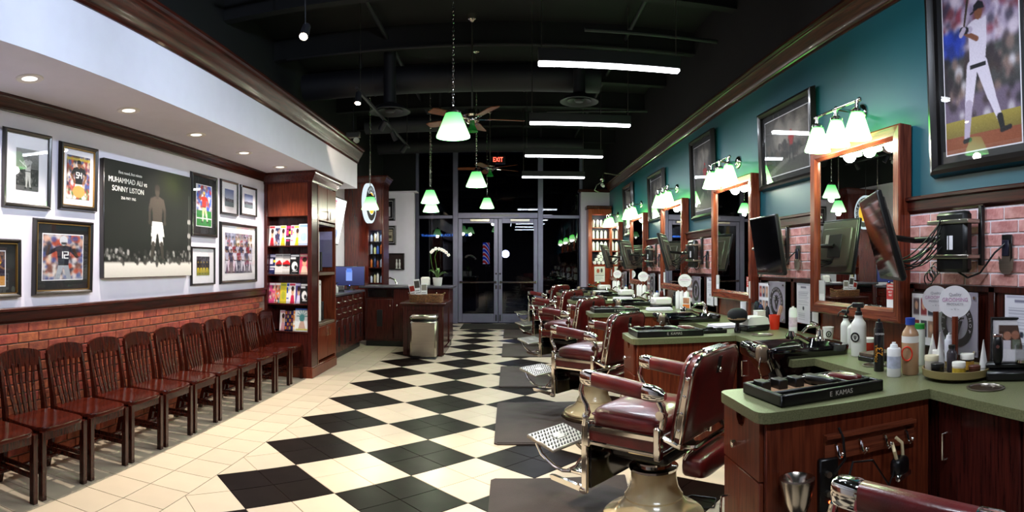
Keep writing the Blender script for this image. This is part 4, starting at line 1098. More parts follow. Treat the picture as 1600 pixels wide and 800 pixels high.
# monitor, phone, hand-set on the worktop
t = thing('computer_monitor', 'computer monitor showing a small blue box on the reception desk', 'monitor', (-2.84, 10.18, 1.026), R(14))
MB().cbox(-.29, .29, -.02, .02, .07, .42, .008).build('housing', M_blackp, t)
mobj('display', Art(64, 40, '3a3f6c', 5).grad((0, 0, 1, 1), '474c80', '2c2f58').rect(.42, .2, .62, .75, '7f9ae8').rect(.44, .1, .6, .3, '5a80e0').rect(.03, .04, .1, .1, 'c0c8e0').mesh('display', .56, .33), printmat('lit_display', .3, .45), t, 0, (0, -.0215, .08))
MB().cbox(-.12, .12, -.09, .09, 0, .012, .005).cbox(-.03, .03, -.015, .03, .01, .1, .005).build('stand', M_blackp, t)
MB().cyl((.02, -.024, .078), (.02, -.021, .078), .006).build('power_light', emit('blue_led', '3050ff', 6), t)
t = thing('telephone', 'black desk telephone beside the monitor', 'telephone', (-2.80, 9.42, 1.026), R(20))
MB().prism([(-.1, 0), (.1, 0), (.1, .09), (-.1, .03)], 'x', -.09, .09).build('base', M_blackp, t); MB().tube([(-.07, -.08, .10), (-.07, -.03, .125), (-.07, .04, .13), (-.07, .09, .12)], [.026, .016, .016, .026], 10).build('handset', M_blackp, t)
t = thing('soap_dispenser', 'small cream pump bottle on the left worktop', 'bottle', (-2.70, 8.95, 1.026)); MB().lathe([(0, 0), (.03, 0), (.033, .01), (.033, .09), (.012, .11), (.012, .13), (0, .13)], 16).build('body', M_whitep, t); MB().cyl((0, 0, .13), (0, 0, .16), .006).cbox(-.008, .04, -.008, .008, .155, .168, .003).build('pump', M_blackp, t)
# wall-mounted lit display
t = thing('wall_display', 'lit price display tilted down from the wall behind the magazine cabinet', 'screen', (XL + .20, 9.55, 1.82), PI / 2)
T = Matrix.Rotation(R(12), 4, 'X')
MB().cbox(-.46, .46, -.02, .02, 0, .80, .008, T).build('housing', M_blackp, t)
o = mobj('display', Art(90, 60, 'eef0f6', 9).rect(.05, .06, .38, .22, 'd02870').line(.6, .1, .95, .6, .03, 'd04050').ell(.75, .3, .16, .2, 'e8d8e0').rect(.1, .35, .5, .38, 'a0a8c0').rect(.1, .45, .55, .48, 'a0a8c0').ell(.3, .7, .12, .12, 'c8d0e8').ell(.7, .78, .1, .12, '8898c8').mesh('display', .88, .76), printmat('lit_price_board', .3, .55), t, 0, (0, 0, 0))
o.matrix_local = T @ Matrix.Translation((0, -.0215, .02))
text('lettering', 'PRICES', .085, M_ink, t, tuple(T @ Vector((-.25, -.0225, .68))), (PI / 2 + R(12), 0, 0))
MB().box(-.1, .1, .02, .19, .3, .5).build('bracket', M_blackp, t)
# tall cherry tower with bottle shelves
t = thing('cherry_tower', 'tall polished cherry tower with an open bottle niche behind the counter', 'cabinet', (-2.82, 11.15, 0))
M_tower = mat('polished_cherry', '5e2218', .12, col2='3e140e', scale=4, stretch=(10, 10, .8), coat=.6)
MB().cbox(-.37, .11, 0, .5, 0, 3.05, .004).build('panel', M_tower, t)
MB().cbox(.37, .41, 0, .5, 0, 3.05, .004).build('side_post', M_cabd, t); MB().box(.11, .37, .40, .5, 1.05, 3.05).build('niche_back', mat('niche_dark', '1a1016', .5), t, 0)
MB().cbox(.11, .37, 0, .42, 2.14, 3.05, .003).build('upper_panel', M_cabd, t)
for z in (1.12, 1.42, 1.68, 1.92): MB().cbox(.11, .37, .02, .40, z - .02, z, .003).build('shelf', M_acr if z > 1.5 else M_cabd, t)
q = MB()
for i in range(len(CPF) - 1):
    (d0, z0), (d1, z1) = CPF[i], CPF[i + 1]; zo = .49
    q.add([(-.37, -d0, z0 + zo), (.41 + d0, -d0, z0 + zo), (.41 + d0, .5, z0 + zo), (-.37, -d1, z1 + zo), (.41 + d1, -d1, z1 + zo), (.41 + d1, .5, z1 + zo)], [(0, 1, 4, 3), (1, 2, 5, 4)])
q.build('crown', M_cabd, t, 30)
light('POINT', 'niche_light', t, (.24, .12, 2.05), 1.6, (.35, .55, 1.0), .03)
bcol = ['c8d0e8', '3858b8', 'd8c8a0', 'b8602a', 'e8e4e0', '283868', 'a8b8d8', '7a3020', 'd8e0a0']
def bottle(name, label, loc, r, h, col, cap='151515', neck=.4, group=None, lab=None, mrough=.25, shoulder=.72):
    t = thing(name, label, 'bottle', loc, 0, group)
    MB().lathe([(0, 0), (r * .92, 0), (r, h * .03), (r, h * shoulder * .97), (r * .9, h * (shoulder + .03)), (r * neck, h * (shoulder + .12)), (r * neck, h * .9), (0, h * .9)], 18).build('body', mat('bottle_' + col, col, mrough, var=.05), t)
    MB().cyl((0, 0, h * .88), (0, 0, h), r * neck * 1.15, n=14).build('cap', mat('cap_' + cap, cap, .35, var=.05), t)
    if lab: MB().lathe([(r * 1.01, h * .15), (r * 1.01, h * .55)], 18).build('wrap_label', mat('wrap_' + lab, lab, .5, var=.1), t)
    return t
n_ = 0
for si, z in enumerate((1.12, 1.42, 1.68, 1.92)):
    for k in range(4):
        c_ = bcol[(k * 2 + si * 3) % 9]
        nm = {'c8d0e8': 'pale blue', '3858b8': 'bright blue', 'd8c8a0': 'sand coloured', 'b8602a': 'amber', 'e8e4e0': 'white', '283868': 'navy', 'a8b8d8': 'grey blue', '7a3020': 'brown', 'd8e0a0': 'lime'}[c_]
        bottle('bottle', '%s bottle, %s from left on the %s shelf of the cherry tower' % (nm, ORD[k], ['lowest', 'second', 'third', 'top'][si]), (-2.82 + .145 + .064 * k, 11.15 + .10 + .03 * (k % 2), z + .001), .023, .15 + .03 * ((k + si) % 3), c_, group='bottles in the cherry tower')
# round lightbox sign
t = thing('round_sign', 'round illuminated barbershop sign with yellow centre hanging by the cherry tower', 'sign', (-2.585, 10.70, 2.24), R(87))
M_sw = emit('sign_white', (.80, .92, 1.0), .75, '30363a'); M_sy = emit('sign_yellow', (1.0, .60, .03), .8, '806010'); M_sk = mat('sign_black', '0a0a0c', .4)
MB().cyl((0, -.035, .37), (0, .035, .37), .37, n=48).build('drum', M_sw, t)
for s, y in ((-1, -.036), (1, .036)):
    d_ = MB().cyl((0, y, .37), (0, y + s * .004, .37), .32, n=48).build('black_ring', M_sk, t)
    MB().cyl((0, y + s * .004, .37), (0, y + s * .006, .37), .215, n=40).build('white_ring', M_sw, d_)
    MB().cyl((0, y + s * .006, .37), (0, y + s * .009, .37), .195, n=40).build('yellow_disc', M_sy, d_)
    q = MB().prism([(-.10, .46), (-.055, .46), (.0, .33), (.055, .46), (.10, .46), (.022, .26), (-.022, .26)], 'y', y + s * .009, y + s * .012); q.tube([(-.10, y + s * .012, .50), (0, y + s * .012, .52), (.10, y + s * .012, .50)], .010, 6); q.build('monogram', M_sk, d_)
    wd = "V'S BARBERSHOP"
    for i, ch in enumerate(wd):
        if ch == ' ': continue
        a_ = R(205 - i * (230 / (len(wd) - 1))) ; 
        px, pz = .268 * math.cos(a_), .37 + .268 * math.sin(a_)
        if s < 0: o = text('letter', ch, .088, M_sw, d_, (px, y - .005, pz), (PI / 2, 0, 0)); o.rotation_euler = (Matrix.Rotation(a_ - PI / 2, 3, 'Y').inverted() @ Matrix.Rotation(PI / 2, 3, 'X')).to_euler()
        else: o = text('letter', ch, .088, M_sw, d_, (-px, y + .005, pz), (PI / 2, 0, PI)); o.rotation_euler = (Matrix.Rotation(PI, 3, 'Z') @ Matrix.Rotation(a_ - PI / 2, 3, 'Y').inverted() @ Matrix.Rotation(PI / 2, 3, 'X')).to_euler()
MB().cyl((0, 0, .74), (0, 0, 2.36), .008, n=8).build('hanger', M_blackp, t)
# partition pictures
a = Art(60, 56, '0c0c12', 20).rect(.30, .12, .72, .30, '8a8890').rect(.12, .34, .46, .9, 'b8b4b8').rect(.52, .34, .88, .9, 'c4c2ca').rect(.16, .44, .42, .78, '5a3a38')
for k in range(9): a.rect(.56, .38 + k * .055, .84, .395 + k * .055, '8a88a0')
picture('framed_award', 'black framed award sheets, upper frame on the white partition', 'picture', (-2.92, 13.44, 2.48), 0, .58, .52, a.noise(.03), .05, .03, border=.015, bmat=M_matb)
a = Art(56, 56, '1a1814', 21).rect(.14, .1, .30, .9, '8a8070').rect(.36, .12, .92, .88, 'b8ac94').rect(.5, .5, .85, .7, '4a4438').rect(.4, .2, .88, .26, '5a5448').rect(.4, .3, .8, .33, '7a7468')
picture('framed_clipping', 'black framed newspaper clipping, lower frame on the white partition', 'picture', (-2.84, 13.44, 1.92), 0, .46, .45, a.noise(.03), .04, .03, border=.015, bmat=M_matb)
t = thing('wall_niche_shelf', 'dark wide display box with figurines low on the white partition', 'shelf', (-2.79, 13.44, 1.35))
MB().cbox(-.40, .38, -.02, 0, 0, .38, .003).build('back', mat('niche_brown', '2a1512', .4), t)
for (x0, x1, z0, z1) in ((-.40, .38, 0, .025), (-.40, .38, .355, .38), (-.40, -.375, 0, .38), (.355, .38, 0, .38)): MB().cbox(x0, x1, -.07, 0, z0, z1, .003).build('edge', M_framebk, t)
MB().box(-.375, .355, -.068, -.065, .025, .355).build('glass', M_pane, t, 0)
for k, x in enumerate((.20, .27)):
    f_ = thing('figurine', ['left white figurine in the partition display box', 'right white figurine in the partition display box'][k], 'figurine', (-2.79 + x, 13.40, 1.376), 0, 'figurines in the display box')
    MB().lathe([(0, 0), (.03, 0), (.03, .012), (.014, .02), (.022, .06), (.026, .12), (.014, .16), (.02, .19), (.014, .215), (0, .22)], 14).build('body', M_whitep, f_); MB().cyl((0, 0, .16), (.0, -.02, .22), .006, n=8).build('arm', M_whitep, f_)
# =================================================================== LAMPS AND CEILING
def shade_mat(name, top, bot, s0, s1, h):
    """lit opal-green glass: it gives off light, paler and stronger towards the open rim"""
    if name in MATS: return MATS[name]
    m, nt, p, lk = nodes(name)
    tc = nt.nodes.new('ShaderNodeTexCoord'); sp = nt.nodes.new('ShaderNodeSeparateXYZ'); mr = nt.nodes.new('ShaderNodeMapRange')
    lk.new(tc.outputs['Object'], sp.inputs[0]); lk.new(sp.outputs['Z'], mr.inputs[0]); mr.inputs[1].default_value = h; mr.inputs[2].default_value = 0
    mx = nt.nodes.new('ShaderNodeMix'); mx.data_type = 'RGBA'; mx.inputs[6].default_value = (*top, 1); mx.inputs[7].default_value = (*bot, 1); lk.new(mr.outputs[0], mx.inputs[0])
    m2 = nt.nodes.new('ShaderNodeMapRange'); m2.inputs[3].default_value = s0; m2.inputs[4].default_value = s1; lk.new(mr.outputs[0], m2.inputs[0])
    lk.new(mx.outputs[2], p.inputs['Emission Color']); lk.new(m2.outputs[0], p.inputs['Emission Strength'])
    p.inputs['Base Color'].default_value = (.1, .6, .2, 1); p.inputs['Roughness'].default_value = .15
    MATS[name] = m
    return m
M_shadeP = shade_mat('pendant_shade_glass', (.10, .80, .14), (.62, 1.0, .52), .8, 2.6, .22)
M_shadeS = shade_mat('sconce_shade_glass', (.04, 1.0, .04), (.66, 1.0, .52), 8.5, 10.0, .18)
M_bulb = emit('bulb_white', (1, .96, .85), 7)

def pendant(label, loc, energy=22, d=.15):
    t = thing('pendant_lamp', label, 'pendant lamp', loc, 0, 'green glass pendant lamps on chains')
    k = d / .15; h = .215 * k
    MB().lathe([(d, 0), (d * 1.01, .012), (d * .93, .04 * k), (d * .47, h - .004), (d * .40, h), (d * .38, h), (d * .45, h - .008), (d * .91, .04 * k), (d * .985, .004)], 32, close=True).build('shade', M_shadeP, t)
    MB().lathe([(d * .46, h - .004), (d * .46, h + .012), (d * .2, h + .03), (d * .12, h + .06), (0, h + .06)], 20).build('cap', mat('dark_brass', '2e2a26', .35, .8), t)
    MB().sell((0, 0, .07 * k), (.036, .036, .05), 1, 14, 8).build('bulb', M_bulb, t)
    top = CH - loc[2]; q = MB(); n = int((top - h - .06) / .036)
    for i in range(n):
        z = h + .07 + i * .036
        P = [(.009 * math.cos(a) if i % 2 else 0, 0 if i % 2 else .009 * math.cos(a), z + .023 * math.sin(a)) for a in [2 * PI * j / 8 for j in range(8)]]
        q.tube(P, .0028, 4, closed=True)
    q.tube([(.004 * math.sin(i * 1.3), .004 * math.cos(i * 1.3), h + .06 + (top - h - .08) * i / 40) for i in range(41)], .003, 5)
    ch_ = q.build('chain', M_chrome, t)
    MB().lathe([(.06, top - .001), (.06, top - .012), (.02, top - .03), (0, top - .03)], 20).build('canopy', M_chrome, t)
    light('POINT', 'pendant_light', t, (0, 0, -.03), energy, LSCON, .05)
    return t
for lab, loc in (('large green glass pendant nearest the camera, left of the ceiling fan', (-.505, 5.28, 2.62)),
                 ('green glass pendant second in the middle row, over the white floor', (-.49, 8.68, 2.62)),
                 ('small green glass pendant third in the middle row, before the door', (-.48, 12.5, 2.66)),
                 ('green glass pendant above the island, nearer of two in line', (-1.325, 9.80, 2.50)),
                 ('green glass pendant above the counter, farther and lower of two in line', (-1.47, 11.0, 2.46)),
                 ('green glass pendant in front of the round sign', (-2.40, 10.0, 2.43)),
                 ('green glass pendant out of view beside the viewer', (-.5, 1.4, 2.62))):
    if 'out of view' in lab: continue
    pendant(lab, loc)

# linear lamps hung across the room
M_lin = emit('lit_diffuser', (.93, .96, 1.0), 9)
lin_lab = ['long linear lamp closest to the camera, highest in the view', 'linear lamp second from the camera', 'linear lamp third from the camera', 'linear lamp farthest from the camera, lowest in the view', 'linear lamp above the viewer', 'linear lamp behind the viewer']
for k, y in enumerate((4.95, 7.05, 9.2, 11.45, 2.75, .6)):
    if k >= 4: zz = 3.16
    t = thing('linear_lamp', 'black housed white ' + lin_lab[k], 'ceiling lamp', (.845, y, 3.15), 0, 'linear lamps across the ceiling')
    MB().cbox(-.61, .61, -.045, .045, .025, .13, .004).build('housing', M_duct, t)
    MB().cbox(-.608, .608, -.040, .040, 0, .028, .008).build('diffuser', M_lin, t)
    for x in (-.58, .58): MB().cyl((x, 0, .13), (x, 0, CH - 3.15), .0035, n=6).build('cable', M_nickel, t)
    light('AREA', 'linear_light', t, (0, 0, -.012), 34, LCOOL, 1.2, rot=(0, 0, 0), sy=.08)

# soffit downlights
dl_lab = ['first recessed downlight from the left edge', 'second recessed downlight in the soffit', 'third recessed downlight, in the middle of the soffit', 'fourth recessed downlight in the soffit', 'last recessed downlight, beside the magazine cabinet']
for k, y in enumerate((2.645, 3.71, 4.755, 5.78, 6.81)):
    t = thing('downlight', dl_lab[k] if k != 1 else 'second recessed downlight from the left edge', 'downlight', (-2.78, y, SZ), 0, 'recessed downlights in the soffit')
    MB().lathe([(.052, -.004), (.085, -.008), (.092, -.003), (.092, 0), (.052, 0)], 28, close=True).build('trim_ring', M_whitep, t)
    MB().cyl((0, 0, -.003), (0, 0, -.001), .054, n=24).build('lamp', emit('downlight_lens', (1, .92, .8), 1.5), t)
    light('SPOT', 'downlight_spot', t, (0, 0, -.02), 105, (1.0, .88, .78), .04, 110, .7)

# ceiling fans
def fan(label, loc, rot):
    t = thing('ceiling_fan', label, 'ceiling fan', loc, rot, 'ceiling fans')
    MB().cyl((0, 0, .1), (0, 0, CH - loc[2] - .04), .012, n=10).build('rod', M_nickel, t)
    MB().lathe([(.07, CH - loc[2]), (.06, CH - loc[2] - .06), (.02, CH - loc[2] - .09)], 20).build('canopy', M_chrome, t)
    MB().lathe([(0, .13), (.05, .13), (.06, .12), (.115, .10), (.118, .04), (.09, .02), (.095, .0), (.09, -.03), (.05, -.06), (0, -.065)], 28).build('motor', M_chrome, t)
    fb = wood('fan_blade_wood', '8a4a28', '5c2c18', .4, .2, 'x')
    for k in range(5):
        M = Matrix.Rotation(R(72 * k), 4, 'Z') @ Matrix.Rotation(R(12), 4, 'X')
        MB().prism([(.20, -.05), (.22, -.06), (.60, -.072), (.66, -.055), (.66, .055), (.60, .072), (.22, .06), (.20, .05)], 'z', -.004, .004, M).build('blade', fb, t, 0)
        MB().prism([(.08, -.02), (.16, -.015), (.24, -.04), (.24, .04), (.16, .015), (.08, .02)], 'z', -.012, -.004, M).build('blade_iron', M_chrome, t, 0)
    MB().lathe([(.03, -.06), (.035, -.08), (.075, -.16), (.07, -.16), (.03, -.085)], 20).build('lamp_shade', mat('unlit_green_glass', '1c9a3c', .15), t)
    return t
fan('near ceiling fan with brown blades behind the big green pendant', (-.47, 7.4, 3.30), R(10))
fan('far ceiling fan with brown blades by the exit sign', (-.40, 12.0, 3.42), R(34))

# ducts, pipes, diffusers, track lights
def duct(label, p0, p1, r, name='air_duct', band=True):
    t = thing(name, label, 'duct', p0); d = Vector(p1) - Vector(p0)
    MB().cyl((0, 0, 0), d, r, n=28).build('tube', M_duct, t)
    n = int(d.length / .9)
    for f_ in (.2, .8): MB().box(d.x * f_ - .02, d.x * f_ + .02, -.003, .003, r - .01, CH - p0[2]).build('hanger_strap', M_duct, t, 0)
    for i in range(1, n if band else 0): MB().cyl(d * (i / n) - d.normalized() * .012, d * (i / n) + d.normalized() * .012, r + .006, n=28).build('joint_band', M_duct, t)
    return t
duct('big black round duct crossing the room behind the near fan', (-2.95, 8.2, 4.07), (1.25, 8.2, 4.07), .19)
duct('second black round duct crossing the room nearer the door', (-2.95, 13.1, 4.12), (1.6, 13.1, 4.12), .16)
duct('short black duct hanging behind the soffit crown', (-2.6, 10.5, 4.0), (-.9, 10.5, 4.0), .15)
for k, (x0, y0, x1, y1, z, r) in enumerate(((-3.0, 5.6, 2.2, 5.6, 4.35, .02), (1.5, 2.0, 1.5, 14, 4.42, .025), (-3.0, 7.6, 2.3, 7.6, 4.3, .018), (-1.6, 2.0, -1.6, 14.0, 4.45, .03), (.8, 6.3, 2.3, 6.3, 4.0, .022), (.6, 9.6, 2.2, 9.3, 3.95, .02))):
    tag(MB().cyl((x0, y0, z), (x1, y1, z), r, n=12).build('ceiling_pipe', M_duct), ['thin black pipe crossing above the near soffit', 'long black pipe running towards the door on the right', 'thin black conduit crossing before the big duct', 'long black pipe running towards the door on the left', 'short black pipe at upper right above the lamps', 'short black pipe behind the second linear lamp'][k], 'pipe', 'pipes under the ceiling')
for k in range(9):
    tag(MB().box(XL, XR, 1.6 + 1.5 * k, 1.66 + 1.5 * k, CH - .28, CH - .001).box(XL, XR, 1.57 + 1.5 * k, 1.69 + 1.5 * k, CH - .30, CH - .28).build('ceiling_joist', M_black, smooth=0), 'black steel joist under the ceiling, %s from the camera' % ORD[k], 'joist', 'black joists')
def diffuser(label, loc, r):
    t = thing('air_diffuser', label, 'diffuser', loc)
    MB().lathe([(r * .3, .30), (r * .32, .12), (r * .75, .06), (r, .01), (r, 0), (r * .93, 0), (r * .7, .04), (r * .3, .10)], 32, close=True).build('outer_cone', M_duct, t)
    MB().lathe([(r * .62, .02), (r * .62, .01), (r * .3, .055), (r * .3, .065)], 28, close=True).build('inner_cone', M_duct, t); MB().lathe([(0, .03), (r * .26, .02), (r * .2, .0), (0, -.005)], 24).build('centre_disc', M_duct, t)
    MB().cyl((0, 0, .28), (0, 0, CH - loc[2]), r * .3, n=20).build('drop_collar', M_duct, t)
diffuser('round black air diffuser above the second linear lamp', (.93, 7.9, 3.66), .26)
diffuser('round black air diffuser left above the track light', (-1.62, 7.9, 3.55), .28)
# track with spot heads
t = thing('track_light', 'black track light rail with spot heads left of the fans', 'track light', (-1.75, 6.6, 3.50))
MB().cbox(-.018, .018, 0, 3.6, 0, .03, .003).build('rail', M_duct, t)
for y in (.2, 1.8, 3.4): MB().cyl((0, y, .03), (0, y, CH - 3.50), .004, n=6).build('cable', M_nickel, t)
for k, (y, rx, rz_) in enumerate(((.10, -20, 0), (1.5, 40, 60), (2.2, 30, -50), (3.2, 45, 70))):
    M = Matrix.Translation((0, y, -.06)) @ Matrix.Rotation(R(rz_), 4, 'Z') @ Matrix.Rotation(R(rx), 4, 'X')
    h_ = MB().cyl((0, 0, .05), (0, 0, -.09), .034, .042, 18, M=M).cyl((0, y, 0), (0, y, -.04), .008, n=8).build('spot_head', M_duct, t)
    MB().cyl((0, 0, -.088), (0, 0, -.0915), .034, n=18, M=M).build('lens', emit('spot_lens', (1, .78, .5), 25) if k == 0 else mat('spot_glass', 'a0a0a8', .1), h_)
t2 = thing('spot_lamp', 'single bright ceiling spot at upper left in the dark', 'spot lamp', (-1.66, 4.62, 3.42))
M = Matrix.Rotation(R(-35), 4, 'X')
MB().cyl((0, 0, .06), (0, 0, -.08), .034, .042, 18, M=M).cyl((0, 0, .05), (0, .0, CH - 3.42), .006, n=8).build('spot_head', M_duct, t2)
MB().cyl((0, 0, -.078), (0, 0, -.0815), .034, n=18, M=M).build('lens', emit('spot_lens', (1, .78, .5), 25), t2)
def aim(o, frm, to):
    o.rotation_euler = (Vector(to) - Vector(frm)).to_track_quat('-Z', 'Y').to_euler()
for (p, tgt, e, par, sz) in (((-1.75, 6.72, 3.38), (-2.42, 8.3, 3.02), 150, t, 36), ((-1.66, 4.56, 3.33), (.2, 3.9, .1), 270, t2, 56)):
    o = light('SPOT', 'spot_beam', None, p, e, LWARM, .03, sz, .6); aim(o, p, tgt)
    o.parent = par; o.location = Vector(p) - par.location
t3 = thing('track_light', 'added fill light rail with cool spots and one warm, unseen above and behind the viewer', 'track light', (.12, -1.6, 3.55))  # unseen rail added to brighten the soffit, both side walls and the chairs
MB().cbox(-.018, .018, 0, 3.5, 0, .03, .003).build('rail', M_duct, t3)
for y in (.2, 1.8, 3.3): MB().cyl((0, y, .03), (0, y, CH - 3.55), .004, n=6).build('cable', M_nickel, t3)
for k, (y, tgt, e) in enumerate(((.3, (-2.41, .6, 2.9), 150), (1.4, (-2.41, 2.0, 2.9), 190), (2.5, (-2.41, 3.6, 2.9), 200), (3.3, (-2.41, 5.6, 2.9), 150), (2.9, (2.45, 2.5, 3.0), 95), (3.45, (.55, 3.5, .3), 130))):
    p = Vector((.12, -1.6 + y, 3.47)); dr = (Vector(tgt) - p).normalized(); q0 = Vector((0, y, -.08))
    h_ = MB().cyl(q0 - dr * .06, q0 + dr * .08, .034, .042, 18).cyl((0, y, 0), tuple(q0), .008, n=8).build('spot_head', M_duct, t3)
    MB().cyl(q0 + dr * .078, q0 + dr * .0815, .034, n=18).build('lens', emit('added_spot_lens', (.8, .9, 1), 20), h_)
    o = light('SPOT', 'spot_beam', None, p, e, (.70, .82, 1.0) if k < 5 else LWARM, .03, 64 if k < 5 else 46, .8); aim(o, p, tgt); o.parent = t3; o.location = q0 + dr * .10
t = thing('emergency_light', 'white twin emergency light box in the dark beyond the soffit', 'lamp', (-2.62, 9.7, 3.62))
MB().cbox(-.12, .12, -.04, .04, 0, .1, .01).build('box', M_nickel, t)
for sx in (-1, 1): MB().cyl((sx * .07, -.03, -.05), (sx * .07, -.09, -.06), .045, .05, 16).build('lamp_head', M_whitep, t)
MB().cyl((0, 0, .1), (0, 0, CH - 3.62), .008, n=8).build('stem', M_duct, t)
t = thing('small_camera', 'chrome and white security camera under the right crown near the far end', 'camera', (1.95, 12.4, 3.28))
MB().sell((0, 0, 0), (.06, .06, .06), 1, 16, 10).build('dome', M_chrome, t); MB().cyl((0, -.02, -.12), (.0, -.16, -.17), .04, .03, 14).build('barrel', M_whitep, t)
MB().tube([(0, 0, .05), (.05, .1, .15), (.30, .12, .12), (.49, .12, .1)], .012, 8).tube([(0, 0, -.05), (-.12, 0, -.13), (-.16, .02, -.24), (-.06, .02, -.28)], .010, 8).build('arm', M_nickel, t)
t = thing('exit_sign', 'red lit EXIT sign hanging before the storefront', 'sign', (-.27, 13.6, 3.78))
MB().cbox(-.17, .17, -.03, .03, 0, .18, .005).build('housing', M_blackp, t); text('lettering', 'EXIT', .15, emit('exit_red', (1, .06, .03), 4), t, (0, -.032, .09), sx=.75)
MB().cyl((0, 0, .2), (0, 0, CH - 3.78), .01, n=8).build('stem', M_blackp, t)
# ---- beyond the glass
t = thing('street_lamp', 'bright white lamp glowing outside through the right door pane', 'lamp', (-.18, 25.0, 0))
MB().cyl((0, 0, 0), (0, 0, 1.78), .04, n=10).build('pole', M_blackp, t); MB().sell((0, 0, 1.9), (.16, .16, .16), 1, 18, 12).build('globe', emit('street_globe', (.75, .82, 1.0), 40), t)
t = thing('barber_pole', 'striped red white and blue barber pole outside the door', 'barber pole', (-.62, 15.6, 1.42))
M_bp, ntb, pb, lkb = nodes('barber_stripes')
tc = ntb.nodes.new('ShaderNodeTexCoord'); wv = ntb.nodes.new('ShaderNodeTexWave'); wv.wave_type = 'BANDS'; wv.bands_direction = 'DIAGONAL'; wv.inputs['Scale'].default_value = 3.2
cr = ntb.nodes.new('ShaderNodeValToRGB'); cr.color_ramp.interpolation = 'CONSTANT'; cr.color_ramp.elements[0].color = (.7, .03, .03, 1); cr.color_ramp.elements[1].position = .28; cr.color_ramp.elements[1].color = (.9, .9, .9, 1)
e_ = cr.color_ramp.elements.new(.72); e_.color = (.03, .06, .5, 1)
lkb.new(tc.outputs['Object'], wv.inputs['Vector']); lkb.new(wv.outputs['Fac'], cr.inputs['Fac']); lkb.new(cr.outputs['Color'], pb.inputs['Base Color']); lkb.new(cr.outputs['Color'], pb.inputs['Emission Color']); pb.inputs['Emission Strength'].default_value = .9
MB().cyl((0, 0, .06), (0, 0, .62), .09, n=24).build('striped_cylinder', M_bp, t)
for z in (0, .62): MB().lathe([(0, z), (.10, z), (.105, z + .03), (.09, z + .06), (0, z + .07)], 24).build('cap', M_chrome, t)
MB().cyl((0, 0, -1.42), (0, 0, 0), .025, n=10).build('post', M_blackp, t)
for s_, x, z, sx_, lab in (("V's of scottsdale", -4.09, 2.93, .72, 'blue neon script seen through the left storefront pane'), ('BLACK PU', -3.12, 2.93, 1.0, 'blue neon capitals seen beside the door frame'), ("V's", -2.16, 2.93, 1.0, 'short blue neon word seen through the left door')):
    o = text('neon_sign', s_, .17, emit('neon_blue', (.10, .38, 1.0), 3.0), None, (x, 29.97, z), depth=.02, sx=sx_); tag(o, lab, 'neon sign')
# =================================================================== RIGHT WALL AND STATIONS
def onright(y0, y1): return (XR - .004, (y0 + y1) / 2)
# wall pictures
def darkart(seed, red, W, H):
    a = Art(W, H, '15120f', seed)
    a.blobs(70, (0, 0, 1, .55), (.05, .16), ['2c2724', '4a4440', '6a625c', '1a1614'], .5).blobs(26, (.2, .15, .9, .42), (.05, .13), ['8a8078', 'a89e94', '5a524c'], .5).blur(.03)
    a.poly([(0, .95), (.55, .70), (1, .62), (1, 1), (0, 1)], '6a655f').poly([(.1, 1), (.6, .78), (1, .74), (1, 1)], '3a3632')
    a.blobs(30, (0, .5, 1, .75), (.02, .05), ['3a302c', '55483f', '241c1a'], .8)
    if red: a.player(.62, .30, .52, 'a01c18', '1c1a1a', '5a3a30', 'b82018', wd=1.1)
    else: a.player(.45, .25, .6, 'b8b4ae', '8a8680', '6a6660', '3a3835', wd=1.1)
    return a.noise(.03)
PR = [(4.27, 5.38, 2.20, 2.97, True, 'wide bronze framed dark photo with red figure, left of the nearest wall lamp'),
      (6.70, 7.62, 2.06, 3.13, True, 'tall bronze framed dark photo between second and third wall lamps'),
      (9.05, 10.10, 2.20, 3.02, False, 'bronze framed grey photo between third and fourth wall lamps'),
      (11.45, 12.35, 2.06, 3.12, True, 'tall narrow framed photo farthest along the teal wall')]
for k, (y0, y1, z0, z1, red, lab) in enumerate(PR):
    w_, h = y1 - y0, z1 - z0
    x, y = onright(y0, y1)
    picture('framed_photograph', lab, 'picture', (x, y, z0), -PI / 2, w_, h, darkart(30 + k, red, 70, int(70 * h / w_)), .062, .05, M_framebr, .06, M_matb, tilt=R(2), group=None)
a = Art(112, 200, '6a5a70', 50).blobs(420, (0, 0, 1, .62), (.03, .075), ['c8b8cc', '8a3a4a', 'b0a0b8', '5a4a5c', '6a3038', 'd8c8d8', '3a3448', '9080a0']).blobs(40, (.0, .28, .3, .42), (.04, .07), ['2038a0', '3850c0', '1c2c70'])
a.rect(0, .42, 1, .66, '22261f', .75).rect(.35, .40, 1, .42, '3a4038').blobs(60, (0, .40, 1, .80), (.03, .06), ['d0c8d0', '2a2028', '8a7068', '3a2c30', '1a181c']).blur(.018).grad((0, .80, 1, .90), '9a8a3a', '7a6a30').rect(0, .90, 1, 1, '8a4a30')
